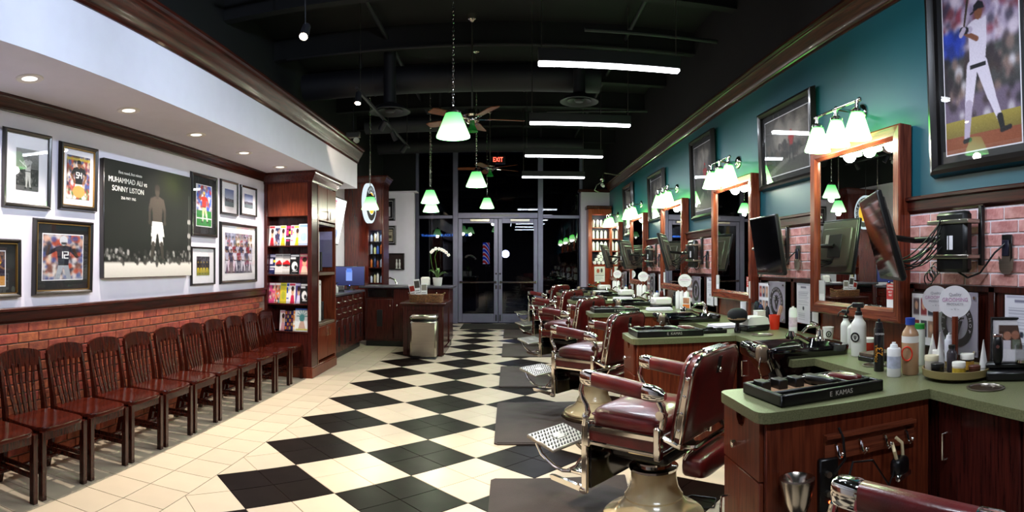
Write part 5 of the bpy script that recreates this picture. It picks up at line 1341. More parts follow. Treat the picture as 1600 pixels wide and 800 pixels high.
# the batter
g1, g2, sk = 'd8cede', 'b4a6bc', '7a4a34'
a.line(.40, .50, .34, .72, .15, g1, .11).line(.34, .72, .30, .915, .10, g2, .075).line(.52, .50, .64, .70, .16, g1, .11).line(.64, .70, .74, .84, .10, g1, .07).line(.74, .83, .77, .90, .075, '14121a', .06)
a.line(.27, .935, .34, .93, .05, '14121a').line(.76, .91, .86, .90, .05, '14121a')
a.poly([(.36, .27), (.60, .23), (.60, .36), (.57, .50), (.37, .51)], g1).ell(.46, .28, .13, .05, g1).rect(.37, .49, .58, .515, '17151c')
a.line(.56, .26, .46, .345, .085, g1, .07).line(.47, .345, .30, .28, .055, sk, .05).line(.38, .28, .30, .27, .075, g2, .06).line(.28, .265, .33, .275, .075, '18161e')
a.line(.30, .26, .36, .10, .022, '3a2c22', .035).ell(.50, .195, .052, .042, sk).poly([(.43, .185), (.44, .145), (.50, .125), (.56, .145), (.58, .18), (.50, .175)], '14141e').line(.43, .185, .40, .19, .02, '14141e')
a.line(.30, .265, .26, .29, .06, g2).noise(.03)
x, y = onright(1.95, 2.80)
picture('framed_photograph', 'very large bronze framed photo of a baseball batter at upper right', 'picture', (x, y, 2.02), -PI / 2, .86, 1.22, a, .075, .06, M_framebr, .055, M_matb, tilt=R(2.5))

def V_logo(parent, c, r, y, m1, m2):
    """round badge: dark ring with a V and sprig, lying in the XZ plane"""
    d_ = MB().lathe([(r * .70, 0), (r, 0), (r, .003), (r * .70, .003)], 40, close=True, M=Matrix.Translation((c[0], y, c[1])) @ Matrix.Rotation(R(90), 4, 'X')).build('badge_ring', m1, parent)
    q = MB().prism([(c[0] - r * .34, c[1] + r * .12), (c[0] - r * .16, c[1] + r * .12), (c[0], c[1] - r * .28), (c[0] + r * .16, c[1] + r * .12), (c[0] + r * .34, c[1] + r * .12), (c[0] + r * .07, c[1] - r * .5), (c[0] - r * .07, c[1] - r * .5)], 'y', y - .003, y)
    for an in (-60, -30, 0, 30, 60): q.tube([(c[0], y - .002, c[1] + r * .05), (c[0] + r * .3 * math.sin(R(an)), y - .002, c[1] + r * .12 + r * .28 * math.cos(R(an))), (c[0] + r * .5 * math.sin(R(an)), y - .002, c[1] + r * .06 + r * .40 * math.cos(R(an)))], r * .028, 5)
    q.build('monogram', m2, parent)
    return d_
M_mirs = M_mirror
def station(k):
    dy = PITCH * k; ST = STN[k]; made = []
    # ---- mirror
    y0, y1 = MY0 + dy, MY1 + dy; yc = (y0 + y1) / 2; w_ = y1 - y0; h = 1.30
    t = thing('wall_mirror', '%s tall cherry framed mirror on the right wall' % ['nearest', 'second', 'third', 'fourth', 'farthest'][k], 'mirror', (XR - .012, yc, 1.10), -PI / 2, 'cherry framed station mirrors')
    f = .095; P = [(0, 0), (0, -.092), (f * .12, -.10), (f * .75, -.096), (f, -.076), (f, 0)]; n = len(P)
    for side in range(4):
        vs = []
        for e in (0, 1):
            for (a_, d) in P:
                if side == 0: v = (-w_ / 2 + a_ if e == 0 else w_ / 2 - a_, d, a_)
                elif side == 1: v = (-w_ / 2 + a_ if e == 0 else w_ / 2 - a_, d, h - a_)
                elif side == 2: v = (-w_ / 2 + a_, d, a_ if e == 0 else h - a_)
                else: v = (w_ / 2 - a_, d, a_ if e == 0 else h - a_)
                vs.append(v)
        MB().add(vs, [(i, (i + 1) % n, n + (i + 1) % n, n + i) for i in range(n)] + [tuple(range(n)), tuple(range(n, 2 * n))]).build('frame_bar', M_mirx if side < 2 else M_mir, t, 30)
    MB().box(-w_ / 2 + f - .002, w_ / 2 - f + .002, -.066, -.060, f - .002, h - f + .002).build('mirror_glass', M_mirs, t, 0)
    # backsplash bricks under the mirror
    # ---- sconce
    t = thing('wall_lamp', 'three-shade chrome and green glass wall lamp above the %s mirror' % ST, 'wall lamp', (XR - .002, yc, 2.60), -PI / 2, 'three-shade wall lamps')
    MB().lathe([(0, .03), (.03, .03), (.055, .022), (.068, .010), (.07, 0)], 24, M=Matrix.Rotation(R(90), 4, 'X')).build('wall_plate', M_chrome, t)
    MB().cyl((0, -.02, 0), (0, -.22, 0), .012, n=12).cyl((-.30, -.22, 0), (.30, -.22, 0), .011, n=12).sell((-.30, -.22, 0), (.017, .017, .017), 1, 12, 8).sell((.30, -.22, 0), (.017, .017, .017), 1, 12, 8).sell((0, -.22, 0), (.02, .02, .02), 1, 12, 8).build('bar', M_chrome, t)
    for x in (-.27, 0, .27):
        s_ = MB().lathe([(.098, 0), (.099, .008), (.090, .03), (.045, .172), (.038, .178), (.036, .176), (.043, .168), (.087, .03), (.095, .004)], 28, close=True)
        o = s_.build('shade', M_shadeS, t); o.location = (x, -.22, -.262)
        MB().lathe([(.046, -.085), (.047, -.07), (.030, -.055), (.020, -.05), (.016, -.0), (0, 0)], 18, (x, -.22, 0)).build('socket', M_chrome, t)
        MB().sell((x, -.22, -.19), (.027, .027, .04), 1, 12, 8).build('bulb', M_bulb, t)
        light('POINT', 'sconce_light', t, (x, -.22, -.27), 8.5, LSCON, .05)
    # ---- television on a swing arm
    tv = [((2.075, 2.75), 25, 16), ((2.07, 1.97), 2, 9), ((2.10, 2.72), 24, 15), ((2.06, 2.75), 30, 14), ((2.10, 2.72), 22, 15)][k]
    (tx, ty), yaw, tilt = tv
    t = thing('television', ['black flat television seen almost edge-on beside the nearest mirror', 'black flat television with its dark screen turned to the camera by the second mirror', 'black flat television tilted beside the third mirror', 'black flat television tilted beside the fourth mirror', 'black flat television beside the farthest mirror'][k], 'television', (tx, ty + dy, 1.40), 0, 'station televisions')
    M = Matrix.Rotation(-PI / 2 - R(yaw), 4, 'Z') @ Matrix.Rotation(R(tilt), 4, 'X')
    hw_ = .275 if k == 1 else .30
    hs_ = MB().cbox(-hw_, hw_, -.018, .012, 0, .50 if k != 1 else .48, .006, M).build('housing', M_blackp, t)
    MB().cbox(-hw_ + .01, hw_ - .01, .012, .022, .01, .46, .006, M).cbox(-.22, .22, .02, .042, .06, .40, .02, M).build('back_cover', mat('grey_tv_back', '5c5750', .4, var=.1), t)
    MB().box(-hw_ + .012, hw_ - .012, -.0195, -.0175, .022, .488 if k != 1 else .468, M).build('screen', M_screen, t, 0)
    MB().box(-.16, -.06, .042, .0435, .26, .34, M).build('rating_sticker', M_paper, t, 0)
    MB().cbox(-.10, .10, .04, .05, .14, .34, .004, M).build('vesa_plate', M_duct, t)
    # bracket on the wall
    by = 2.54 + dy
    bq = thing('tv_bracket', 'black swing-arm television bracket with box on the %s brick panel' % ST, 'bracket', (XR - .03, by, 1.42), 0, 'television brackets')
    MB().cbox(-.03, 0, -.20, -.17, .06, .40, .004).build('wall_channel', M_blackp, bq)
    MB().cbox(-.12, -.05, -.16, .10, .02, .37, .02).build('receiver_box', M_blackp, bq)
    for z in (.11, .31): MB().cbox(-.13, -.02, -.19, .16, z - .012, z + .012, .004).build('cross_bar', M_nickel, bq)
    MB().box(-.1225, -.1205, -.06, -.03, .15, .23).box(-.1225, -.1205, -.02, -.012, .15, .23).build('sticker', M_paper, bq, 0)
    c = M @ Vector((0, .05, .24)); ex = Vector((tx + c.x - (XR - .03), ty + dy + c.y - by, c.z - .02))
    MB().tube([(-.12, .10, .21), (-.16, .24, .21), tuple(ex)], .018, 8).build('swing_arm', M_blackp, bq)
    q = MB(); rg = random.Random(10 + k)
    for i in range(9):
        p0 = Vector((-.13, .02 + .02 * rg.random(), .33 - .02 * i)); p3 = ex + Vector((.0, -.03, -.10 - .03 * rg.random())); md = (p0 + p3) / 2 + Vector((rg.uniform(-.08, .02), rg.uniform(-.05, .06), -.12 - .12 * rg.random()))
        q.tube([p0 * (1 - s) ** 2 + md * (2 * s * (1 - s)) + p3 * s * s for s in [j / 10 for j in range(11)]], .0045, 5)
    for i in range(4):
        r_ = .03 + .01 * rg.random(); q.tube([(-.14 + .02 * i - .01, .12 + r_ * math.cos(a_), -.02 + .02 * i + r_ * math.sin(a_)) for a_ in [2 * PI * j / 14 for j in range(14)]], .004, 5, closed=True)
    q.build('cable_bundle', M_blackp, bq)
    oz = 1.60
    ot = thing('wall_outlet', 'black wall outlet with a crown-shaped holder on the %s brick panel' % ST, 'outlet', (XR - .03, 2.17 + dy, 1.50), 0, 'outlets on the brick')
    MB().cbox(-.008, 0, -.038, .038, 0, .15, .003).build('plate', M_blackp, ot)
    MB().cbox(-.022, -.008, -.026, .026, .03, .12, .004).build('socket_block', mat('navy_block', '14142a', .4), ot)
    MB().prism([(-.05, -.04), (-.055, .03), (-.03, .0), (-.03, .10), (-.015, .085), (0, .11), (.015, .085), (.03, .10), (.03, 0), (.055, .03), (.05, -.04), (.03, -.065), (-.03, -.065)], 'x', -.014, -.008).build('crown_holder', M_nickel, ot, 0)
    MB().tube([(-.02, .0, .10), (-.06, .04, .05), (-.07, .14, -.06), (-.07, .24, -.09), (-.09, .34, -.04)], .006, 6).build('power_cord', M_blackp, ot)
    # ---- sheets on the wainscot
    X = XR - .032
    pt = thing('photo_sheet', 'framed sheet of portrait photos on the wainscot by the %s mirror' % ST, 'notice', (X, 2.865 + dy, .97), -PI / 2, 'photo sheets')
    MB().cbox(-.125, .125, -.012, 0, 0, .34, .003).build('frame', M_framebk, pt)
    a = Art(34, 44, 'e6e2e8', 60 + k)
    for i in range(3):
        for j in range(2): a.rect(.08 + i * .3, .1 + j * .42, .33 + i * .3, .42 + j * .42, ['5a4a50', '8a3038', '3a3a4a', 'a08070'][(i + j + k) % 4]).ell(.2 + i * .3, .24 + j * .42, .07, .08, 'd0a088')
    mobj('print', a.mesh('print', .23, .32), M_print, pt, 0, (0, -.0135, .01))
    pl = thing('acrylic_plaque', 'clear acrylic plaque with round dark monogram near the %s station' % ST, 'plaque', (X, 2.535 + dy, .955), -PI / 2, 'acrylic plaques')
    MB().cbox(-.17, .17, -.034, -.026, 0, .37, .002).build('sheet', mat('frosted_grey_acrylic', '8f8894', .25, var=.05), pl)
    V_logo(pl, (0, .185), .135, -.035, mat('badge_dark', '2a2426', .4), mat('badge_line', '2a2426', .4))
    wdn = "V'S BARBERSHOP"
    if k < 2:
        for i, ch in enumerate(wdn):
            if ch == ' ': continue
            a_ = R(200 - i * (220 / 13)); o = text('letter', ch, .030, mat('badge_letter', 'a8a0a8', .5), pl, (.115 * math.cos(a_), -.0395, .185 + .115 * math.sin(a_)))
            o.rotation_euler = (Matrix.Rotation(a_ - PI / 2, 3, 'Y').inverted() @ Matrix.Rotation(PI / 2, 3, 'X')).to_euler()
    for sx in (-1, 1):
        for z in (.03, .34): MB().cyl((sx * .15, 0, z), (sx * .15, -.045, z), .009, n=12).build('standoff', M_chrome, pl)
    ce = thing('certificate', 'white printed licence sheet in clear holder at the %s station' % ST, 'certificate', (X, 2.06 + dy, .97), -PI / 2, 'licence sheets')
    MB().box(-.135, .135, -.006, 0, 0, .36).build('backing', M_acr, ce, 0)
    a = Art(40, 54, 'e4e2ea', 70 + k).rect(.06, .03, .94, .05, '8a88a0').rect(.3, .08, .7, .12, '6a6880').ell(.5, .62, .06, .05, '3a3a48')
    for j in range(8): a.rect(.12, .2 + j * .045, .88 - .06 * (j % 3), .212 + j * .045, '9a98a8')
    for j in range(4): a.rect(.12, .74 + j * .05, .6, .752 + j * .05, '9a98a8')
    mobj('print', a.mesh('print', .24, .34), M_print, ce, 0, (0, -.008, .01))
    ce2 = thing('price_card', 'narrow white card beside the licence sheet at the %s station' % ST, 'card', (X, 1.865 + dy, .99), -PI / 2, 'narrow cards')
    MB().box(-.05, .05, -.004, 0, 0, .30).build('sheet', M_paper, ce2, 0)
    MB().box(-.04, .04, -.0045, -.004, .2, .28).build('printed_block', mat('pale_print_grey', 'b0aebc', .6), ce2, 0)
    # cards stuck in the mirror's lower corners
    for (yy, col, nm) in ((y0 + .135, 'c02a2e', 'red and white card in the lower right corner of the %s mirror'), (y1 - .145, 'd8d6d8', 'white card in the lower left corner of the %s mirror')):
        c_ = thing('mirror_card', nm % ST, 'card', (XR - .080, yy, 1.197), -PI / 2, 'cards tucked in mirror corners')
        MB().box(-.042, .042, -.002, 0, 0, .16).build('card', M_paper, c_, 0)
        MB().box(-.042, .042, -.003, -.002, .055, .16).build('colour_block', mat('card_' + col, col, .5), c_, 0)
        if k < 2 and col == 'c02a2e':
            for j, s_ in enumerate(('EXPRESS', 'ON YOUR', 'NEXT', 'VISIT')): text('lettering', s_, .017, M_ink, c_, (0, -.0035, .145 - .021 * j))
    # ---- counter: green top with a leg into the room, cut back, and sink block
    yn, yf = 2.12 + dy, 2.59 + dy            # the leg
    t = thing('station_counter', 'green laminate %s station counter top with leg into the room' % ST, 'worktop', (1.4, yn, 0), 0, 'green station counters')
    x0, x1, xb = .95 - 1.4, 1.815 - 1.4, XR - .03 - 1.4
    r_ = .05
    P = [(xb, 0), (x1, 0), (x0 + r_, 0)] + [(x0 + r_ - r_ * math.sin(a_), r_ - r_ * math.cos(a_)) for a_ in (R(30), R(60))] + [(x0, r_), (x0, .47 - r_)] + [(x0 + r_ - r_ * math.cos(a_), .47 - r_ + r_ * math.sin(a_)) for a_ in (R(30), R(60))] + [(x0 + r_, .47), (x1, .47), (x1, 1.09), (1.66 - 1.4, 1.09), (1.66 - 1.4, 1.62), (x1, 1.62), (x1, 2.40), (xb, 2.40)]
    if k == 0: P = [(xb, -1.6), (x1, -1.6)] + P[1:]
    if k == 4: P[-2:] = [(x1, 1.75), (xb, 1.75)]
    MB().prism(P, 'z', .855, .90).build('top', M_laminate, t, 0)
    # cabinets under it
    cb = thing('station_cabinet', 'cherry %s station cabinet with drawer, door and side panel' % ST, 'cabinet', (1.4, yn, 0), 0, 'cherry station cabinets')
    MB().cbox(-.41, .44, .035, .445, .06, .854, .004).build('body', M_cab, cb); MB().box(-.37, .44, .07, .41, 0, .06).build('toe_kick', M_blackp, cb, 0)
    dr = MB().prism([(.042, .615), (.438, .615), (.438, .85), (.29, .85), (.285, .82), (.26, .795), (.22, .795), (.195, .82), (.19, .85), (.042, .85)], 'x', -.432, -.412).build('drawer', M_cab, cb, 0)
    MB().lathe([(.007, 0), (.008, .02), (.018, .028), (.017, .042), (0, .048)], 14, M=Matrix.Translation((-.432, .24, .72)) @ Matrix.Rotation(R(-90), 4, 'Y')).build('knob', M_chrome, dr)
    do = MB().cbox(-.432, -.412, .042, .438, .07, .608, .004).build('door', M_cab, cb)
    MB().tube([(-.43, .37, .45), (-.47, .37, .445), (-.475, .37, .40), (-.475, .37, .34), (-.47, .37, .295), (-.43, .37, .29)], .006, 8).build('handle', M_chrome, do)
    MB().cbox(-.41, .43, .022, .036, .06, .854, .004).build('side_panel', M_cab, cb)
    wc_ = thing('wall_cabinet', 'dark cherry base cabinet under the back of the %s station counter' % ST, 'cabinet', (1.87, yn, 0), 0, 'base cabinets below the counters')
    ya = -1.6 if k == 0 else .48; yb_ = 2.39 if k < 4 else 1.74
    for (a_, b_, zt, nm) in ((ya if k == 0 else .0, 1.10, .853, 'body'), (1.10, 1.61, .72, 'sink_base'), (1.61, yb_, .853, 'body')):
        MB().cbox(.012, XR - 1.87 - .03, a_, b_, .08, zt, .003).build(nm, M_cabd, wc_)
    n = 0
    ys = [(-1.58, -1.06), (-1.05, -.53), (-.52, -.01)] if k == 0 else []
    for (a_, b_) in ys + [(.50, 1.04), (1.64, 2.0), (2.01, 2.38)][:(3 if k < 4 else 1)]:
        d_ = MB().cbox(-.008, .014, a_, b_, .1, .84, .005).build('door', M_cabd, wc_)
        MB().tube([(-.008, b_ - .06, .70), (-.035, b_ - .06, .70), (-.035, b_ - .06, .58), (-.008, b_ - .06, .58)], .006, 8).build('handle', M_chrome, d_)
    # ---- shampoo sink
    s_ = thing('shampoo_sink', 'black shampoo sink with chrome faucet at the %s station' % ST, 'sink', (1.82, 3.48 + dy, .90), 0, 'shampoo sinks')
    hw, hd = .29, .23; rim = .055
    q = MB()
    def rr(hx, hy, r, z, cx_=0.0):
        P = []
        for (sx, sy, a0) in ((1, 1, 0), (-1, 1, 90), (-1, -1, 180), (1, -1, 270)):
            for j in range(5): a_ = R(a0 + 22.5 * j); P.append((cx_ + sx * (hx - r) + r * math.cos(a_), sy * (hy - r) + r * math.sin(a_), z))
        return P
    Ls = [rr(hw * .70, hd * .70, .08, -.16), rr(hw, hd, .06, .0), rr(hw + .004, hd + .004, .05, .055), rr(hw, hd, .05, .065), rr(hw - .035, hd - .035, .05, .06), rr(hw - .05, hd - .05, .06, .02), rr(hw * .55, hd * .55, .08, -.13), rr(hw * .1, hd * .1, .02, -.14)]
    vs = [p for L in Ls for p in L]; n = len(Ls[0]); fs = [(i * n + j, i * n + (j + 1) % n, (i + 1) * n + (j + 1) % n, (i + 1) * n + j) for i in range(len(Ls) - 1) for j in range(n)] + [tuple(range(n))[::-1], tuple(range((len(Ls) - 1) * n, len(Ls) * n))]
    q.add(vs, fs); q.build('basin', M_blackg, s_, 40)
    MB().sell((-.30, 0, .04), (.055, .15, .05), .5, 24, 10).build('neck_rest', M_blackg, s_)
    MB().sell((-.31, -.15, .035), (.04, .035, .055), .7, 18, 10).build('rest_clamp', M_cream if False else mat('satin_clamp', '8a7a68', .3, .6), s_)
    MB().tube([(-.33, -.18, .02), (-.35, -.19, -.04), (-.33, -.19, -.10), (-.28, -.18, -.10)], .005, 6).build('clip_wire', M_chrome, s_)
    MB().tube([(-.22, -.12, -.10), (-.22, -.12, -.35), (-.16, -.10, -.62)], .03, 10).build('drain_pipe', M_blackp, s_)
    fc = MB().lathe([(0, .045), (.034, .045), (.034, .06), (.026, .07), (.024, .12), (0, .125)], 18, (.20, .02, .02)).tube([(.20, .02, .14), (.17, .02, .17), (.10, .01, .165), (.05, .0, .13)], [.014, .013, .012, .012], 10).tube([(.20, .02, .14), (.22, .10, .17), (.20, .15, .18)], [.012, .009, .011], 8).build('faucet', M_chrome, s_)
    q = MB().tube([(.16, .12, .05), (.05, .05, .10), (-.05, -.04, .12)], [.016, .018, .022], 10).lathe([(0, 0), (.03, 0), (.036, .02), (.02, .05)], 14, (-.06, -.05, .10)); q.build('hand_spray', M_chrome, s_)
    # ---- clipper tray on the leg
    tr = thing('clipper_tray', 'black tool tray with clippers on the %s counter leg' % ST, 'tray', (1.33 if k == 0 else 1.28, 2.36 + dy, .901), R(6 if k == 0 else 1), 'clipper trays')
    q = MB().cbox(-.28, .28, -.165, .165, 0, .012, .004)
    for (a_, b_, c_, d_) in ((-.28, .28, -.165, -.145), (-.28, .28, .145, .165), (-.28, -.26, -.165, .165), (.26, .28, -.165, .165), (-.28, .28, -.085, -.07), (.13, .145, -.08, .15)): q.cbox(a_, b_, c_, d_, .0, .05, .004)
    q.build('tray_body', M_blackp, tr); MB().box(-.26, .13, -.07, .145, .012, .02).build('cork_liner', mat('cork', 'a07a58', .9, col2='6a4a34', scale=60), tr, 0)
    text('lettering', 'E  KAMAS', .030, mat('tray_letters', 'b8b0a8', .5), tr, (.03, -.166, .025))
    for i in range(4): MB().cbox(-.24 + .09 * i, -.19 + .09 * i, .06, .14, .012, .062, .004).build('guard_comb', M_blackp, tr)
    for i, x in enumerate((.06, .19)):
        c_ = thing('hair_clipper', '%s hair clipper lying in the %s clipper tray' % (('black', 'burgundy and silver')[i], ST), 'clipper', (1.33 + x if k == 0 else 1.28 + x, 2.40 + dy, .934), R(20 + 12 * i), 'hair clippers')
        MB().sell((0, 0, .012), (.032, .09, .022), .6, 20, 10).build('body', M_blackp if i == 0 else M_leather, c_); MB().cbox(-.022, .022, .07, .105, .004, .02, .003).build('blade', M_chrome, c_); MB().sell((0, -.02, .03), (.014, .04, .007), .7, 14, 6).build('grip', M_nickel, c_)
    # steel ring of the waste chute
    hz = thing('waste_chute', 'round steel waste chute set in the %s counter' % ST, 'chute', (2.02, (1.95 if k == 0 else 1.90) + dy + (0 if k == 0 else .15), .90), 0, 'waste chutes')
    MB().lathe([(.088, .001), (.092, .006), (.082, .007), (.078, .002), (.078, .0005)], 32, close=True).build('ring', M_nickel, hz); MB().cyl((0, 0, .0003), (0, 0, .001), .079, n=30).build('opening', mat('steel_well', '5a4838', .3, .8), hz)
for k in range(5): station(k)
# side fittings on the nearest cabinet leg
t = thing('peg_rail', 'small cherry peg rail with chrome hooks on the nearest counter side', 'peg rail', (1.49, 2.141, .665))
MB().prism([(-.002, 0), (-.018, .003), (-.018, .085), (-.035, .095), (-.035, .11), (0, .11), (0, 0)], 'x', -.24, .235).build('board', wood('peg_rail_wood', '84442c', '5a2a1c', .3, .6, 'x'), t, 0)
for x in (-.19, -.07, .06, .18): MB().tube([(x, -.018, .07), (x, -.035, .06), (x, -.045, .03), (x, -.06, .02), (x, -.075, .035)], .006, 6).sell((x, -.075, .04), (.009, .009, .009), 1, 10, 6).build('hook', M_chrome, t)
t = thing('trimmer', 'black and silver trimmer hanging from the peg rail', 'clipper', (1.60, 2.07, .545), R(25))
MB().sell((0, 0, .05), (.055, .03, .045), .6, 20, 10).build('body', M_blackp, t); MB().cbox(-.06, .06, -.03, -.005, .0, .03, .006).build('blade', M_chrome, t); MB().tube([(-.03, 0, .09), (-.05, 0, .13), (-.035, .02, .16)], .008, 8).tube([(.03, 0, .09), (.02, 0, .15), (0, .02, .175)], .008, 8).build('handle_loop', M_cream, t)
MB().tube([(-.05, .0, .05), (-.10, .0, .0), (-.22, .01, .14), (-.36, .02, .17), (-.40, .02, .1)], .005, 6).build('cord', M_blackp, t)
t = thing('dryer_holder', 'polished steel cone holder on the nearest cabinet side', 'holder', (1.09, 2.1425, .48))
MB().lathe([(.012, 0), (.035, .02), (.055, .08), (.07, .15), (.072, .165), (.060, .168), (.045, .15), (.030, .08), (.02, .04)], 28, (0, -.075, 0), close=True).cbox(-.03, .03, -.02, 0, .08, .16, .004).build('cone', mat('satin_steel', 'b8b0a4', .22, 1.0, var=.1), t)
t = thing('power_strip', 'black power outlet block with plugs on the nearest cabinet side', 'outlet', (1.265, 2.141, .40)); MB().cbox(-.045, .045, -.03, 0, 0, .28, .006).build('block', M_blackp, t)
for z in (.22, .14, .05): MB().cyl((-.012, -.03, z), (-.012, -.05, z), .013, n=12).build('plug', M_nickel, t)
MB().cyl((.0, -.031, .10), (.0, -.034, .10), .006, n=10).build('red_lamp', emit('red_indicator', (1, .1, .02), 6), t)
MB().tube([(.01, -.05, .22), (.05, -.07, .28), (.06, -.04, .36), (.05, -.02, .40)], .006, 6).tube([(-.012, -.05, .05), (.0, -.08, -.02), (.06, -.06, -.2)], .006, 6).build('cords', M_blackp, t)

# ------------------------------------------------------------------ products on the counters
CZ = .901
def can(name, label, loc, r, h, body, cap, capr=.75, group=None, band=None, dome=True):
    t = thing(name, label, 'can', loc, 0, group)
    MB().lathe([(0, 0), (r * .96, 0), (r, .004), (r, h * .80), (r * .9, h * .83), (0, h * .83)], 22).build('body', mat('can_' + body, body, .28, var=.04), t)
    MB().lathe([(r * capr * 1.05, h * .82), (r * capr, h * .86), (r * capr * .8, h * .94), (r * .3, h * .95), (r * .28, h), (0, h)], 18).build('cap', mat('cap_' + cap, cap, .3, var=.05), t)
    if band: MB().lathe([(r * 1.006, h * .25), (r * 1.006, h * .6)], 22).build('wrap_label', mat('wrap_' + band, band, .4, var=.25, scale=30), t)
    return t
def spray(label, loc, r, h, col, rz=0.0, logo=True, group=None):
    t = thing('spray_bottle', label, 'spray bottle', loc, rz, group)
    MB().lathe([(0, 0), (r * .96, 0), (r, .006), (r, h * .55), (r * .92, h * .62), (r * .62, h * .68), (r * .5, h * .72), (r * .55, h * .76), (0, h * .76)], 24).build('body', mat('frosted_' + col, col, .3, var=.03), t)
    MB().lathe([(r * .45, h * .76), (r * .45, h * .82), (r * .3, h * .84), (r * .25, h * .92)], 14).cbox(-r * .9, r * .7, -r * .25, r * .25, h * .90, h, .006).tube([(-r * .9, 0, h * .95), (-r * 1.5, 0, h * .90), (-r * 1.7, 0, h * .80)], r * .12, 6).build('trigger_head', M_blackp, t)
    if logo: V_logo(t, (0, h * .36), r * .62, -r * 1.0, M_blackp, M_blackp)
    return t
def jar(label, loc, r, h, glass, lid, band=None, group=None):
    t = thing('jar', label, 'jar', loc, 0, group)
    MB().lathe([(0, 0), (r * .95, 0), (r, .004), (r, h * .7), (r * .95, h * .72), (0, h * .72)], 20).build('body', mat('jar_' + glass, glass, .25, var=.05), t)
    MB().lathe([(r * 1.03, h * .70), (r * 1.03, h * .97), (r * .98, h), (0, h)], 20).build('lid', mat('lid_' + lid, lid, .35, var=.04), t)
    if band: MB().lathe([(r * 1.008, h * .12), (r * 1.008, h * .6)], 20).build('wrap_label', mat('wrap_' + band, band, .4, var=.4, scale=40), t)
    return t
def tube_(label, loc, r, h, col, cap, group=None, rz=0.0):
    t = thing('tube', label, 'tube', loc, rz, group)
    q = MB(); vs = []; fs = []; n = 20
    for s in range(7):
        u = s / 6; z = h * .14 + h * .86 * u
        for i in range(n): a_ = 2 * PI * i / n; vs.append((r * math.cos(a_) * (1 - .05 * u), r * math.sin(a_) * (1 - u * .94), z))
    fs = [(s * n + i, s * n + (i + 1) % n, (s + 1) * n + (i + 1) % n, (s + 1) * n + i) for s in range(6) for i in range(n)] + [tuple(range(n))[::-1], tuple(range(6 * n, 7 * n))]
    q.add(vs, fs).build('body', mat('tube_' + col, col, .35, var=.04), t); MB().cyl((0, 0, 0), (0, 0, h * .15), r * .85, n=18).build('cap', mat('cap_' + cap, cap, .35, var=.05), t)
    return t
# nearest station
spray('white spray bottle with black trigger and round monogram beside the nearest sink', (2.11, 3.16, CZ), .050, .34, 'e4e2da', R(-60))
c_ = can('hairspray_can', 'tall black hairspray can with orange lettering on the nearest counter', (1.90, 2.645, CZ), .028, .285, '141214', '1a1818', .8)
text('lettering', 'REDKEN', .014, M_ink, c_, (-.014, -.026, .205), (PI / 2, 0, R(-30)))
o = text('lettering', 'FORCEFUL', .020, mat('orange_ink', 'd8902a', .5), c_, (-.027, -.012, .10), (PI / 2, -PI / 2, R(-38))); text('lettering', '23', .052, mat('orange_ink', 'd8902a', .5), c_, (-.013, -.027, .11), (PI / 2, -PI / 2, R(-28)))
can('aerosol_can', 'short white aerosol can in front of the black hairspray', (1.875, 2.475, CZ), .037, .178, 'e6e4e2', 'e8e8e8', .6, band='c8cce0')
t = bottle('tonic_bottle', 'large amber tonic bottle with white top and red oval label', (1.98, 2.47, CZ), .046, .30, 'b08a68', '2848a0', .5, lab=None)
MB().lathe([(.0462, .17), (.0462, .205)], 18).build('white_shoulder', M_whitep, t)
q = MB(); q.tube([(.030 * math.cos(a_) * .9 - .02, -.0485, .115 + .036 * math.sin(a_)) for a_ in [2 * PI * j / 24 for j in range(24)]], .004, 6, closed=True); o = q.build('oval_label', M_redp, t); o.rotation_euler[2] = R(-35)
bottle('bottle', 'clear bottle with a green cap behind the tonic bottle', (2.20, 2.66, CZ), .034, .24, 'd8dcd0', '2a9a3a', .85, shoulder=.85)
jar('red jar with white lid near the nearest mirror', (2.27, 3.28, CZ), .048, .09, 'b82a20', 'e8e4e0')
t = thing('small_tray', 'small black box of razor blades by the round chute', 'box', (2.10, 2.95, CZ), R(5)); MB().cbox(-.09, .09, -.07, .07, 0, .03, .004).build('base', M_blackp, t); MB().cbox(-.085, .085, -.065, .065, .03, .05, .003).build('contents', mat('brown_contents', '5a4436', .7, var=.5, scale=40), t)
t = thing('waste_chute', 'small steel chute behind the black hairspray can', 'chute', (1.98, 2.80, .90)); MB().lathe([(.07, .001), (.074, .006), (.064, .007), (.06, .002)], 28, close=True).build('ring', M_nickel, t); MB().cyl((0, 0, .0003), (0, 0, .001), .062, n=26).build('opening', mat('steel_well', '5a4838', .3, .8), t)
t = thing('paper_cup', 'white cup with round monogram behind the nearest sink', 'cup', (2.30, 3.86, CZ)); MB().lathe([(0, 0), (.032, 0), (.045, .11), (.042, .11), (.030, .006), (0, .006)], 22).build('cup', M_whitep, t); o = thing; V_logo(t, (-.02, .06), .024, -.039, M_blackp, M_blackp)
bottle('pump_bottle', 'small white bottle with black pump left of the spray bottle', (2.25, 3.45, CZ), .035, .20, 'e0ded8', '141414', .4)
spray('second spray bottle with black trigger nearer the mirror', (2.28, 3.58, CZ), .038, .26, 'dcdad4', R(-60), False)
can('lotion_bottle', 'white lotion cylinder with pink square label on the second counter', (2.30, 4.44, CZ), .036, .23, 'ece8ea', 'ece8ea', .95, band='e8d0dc')
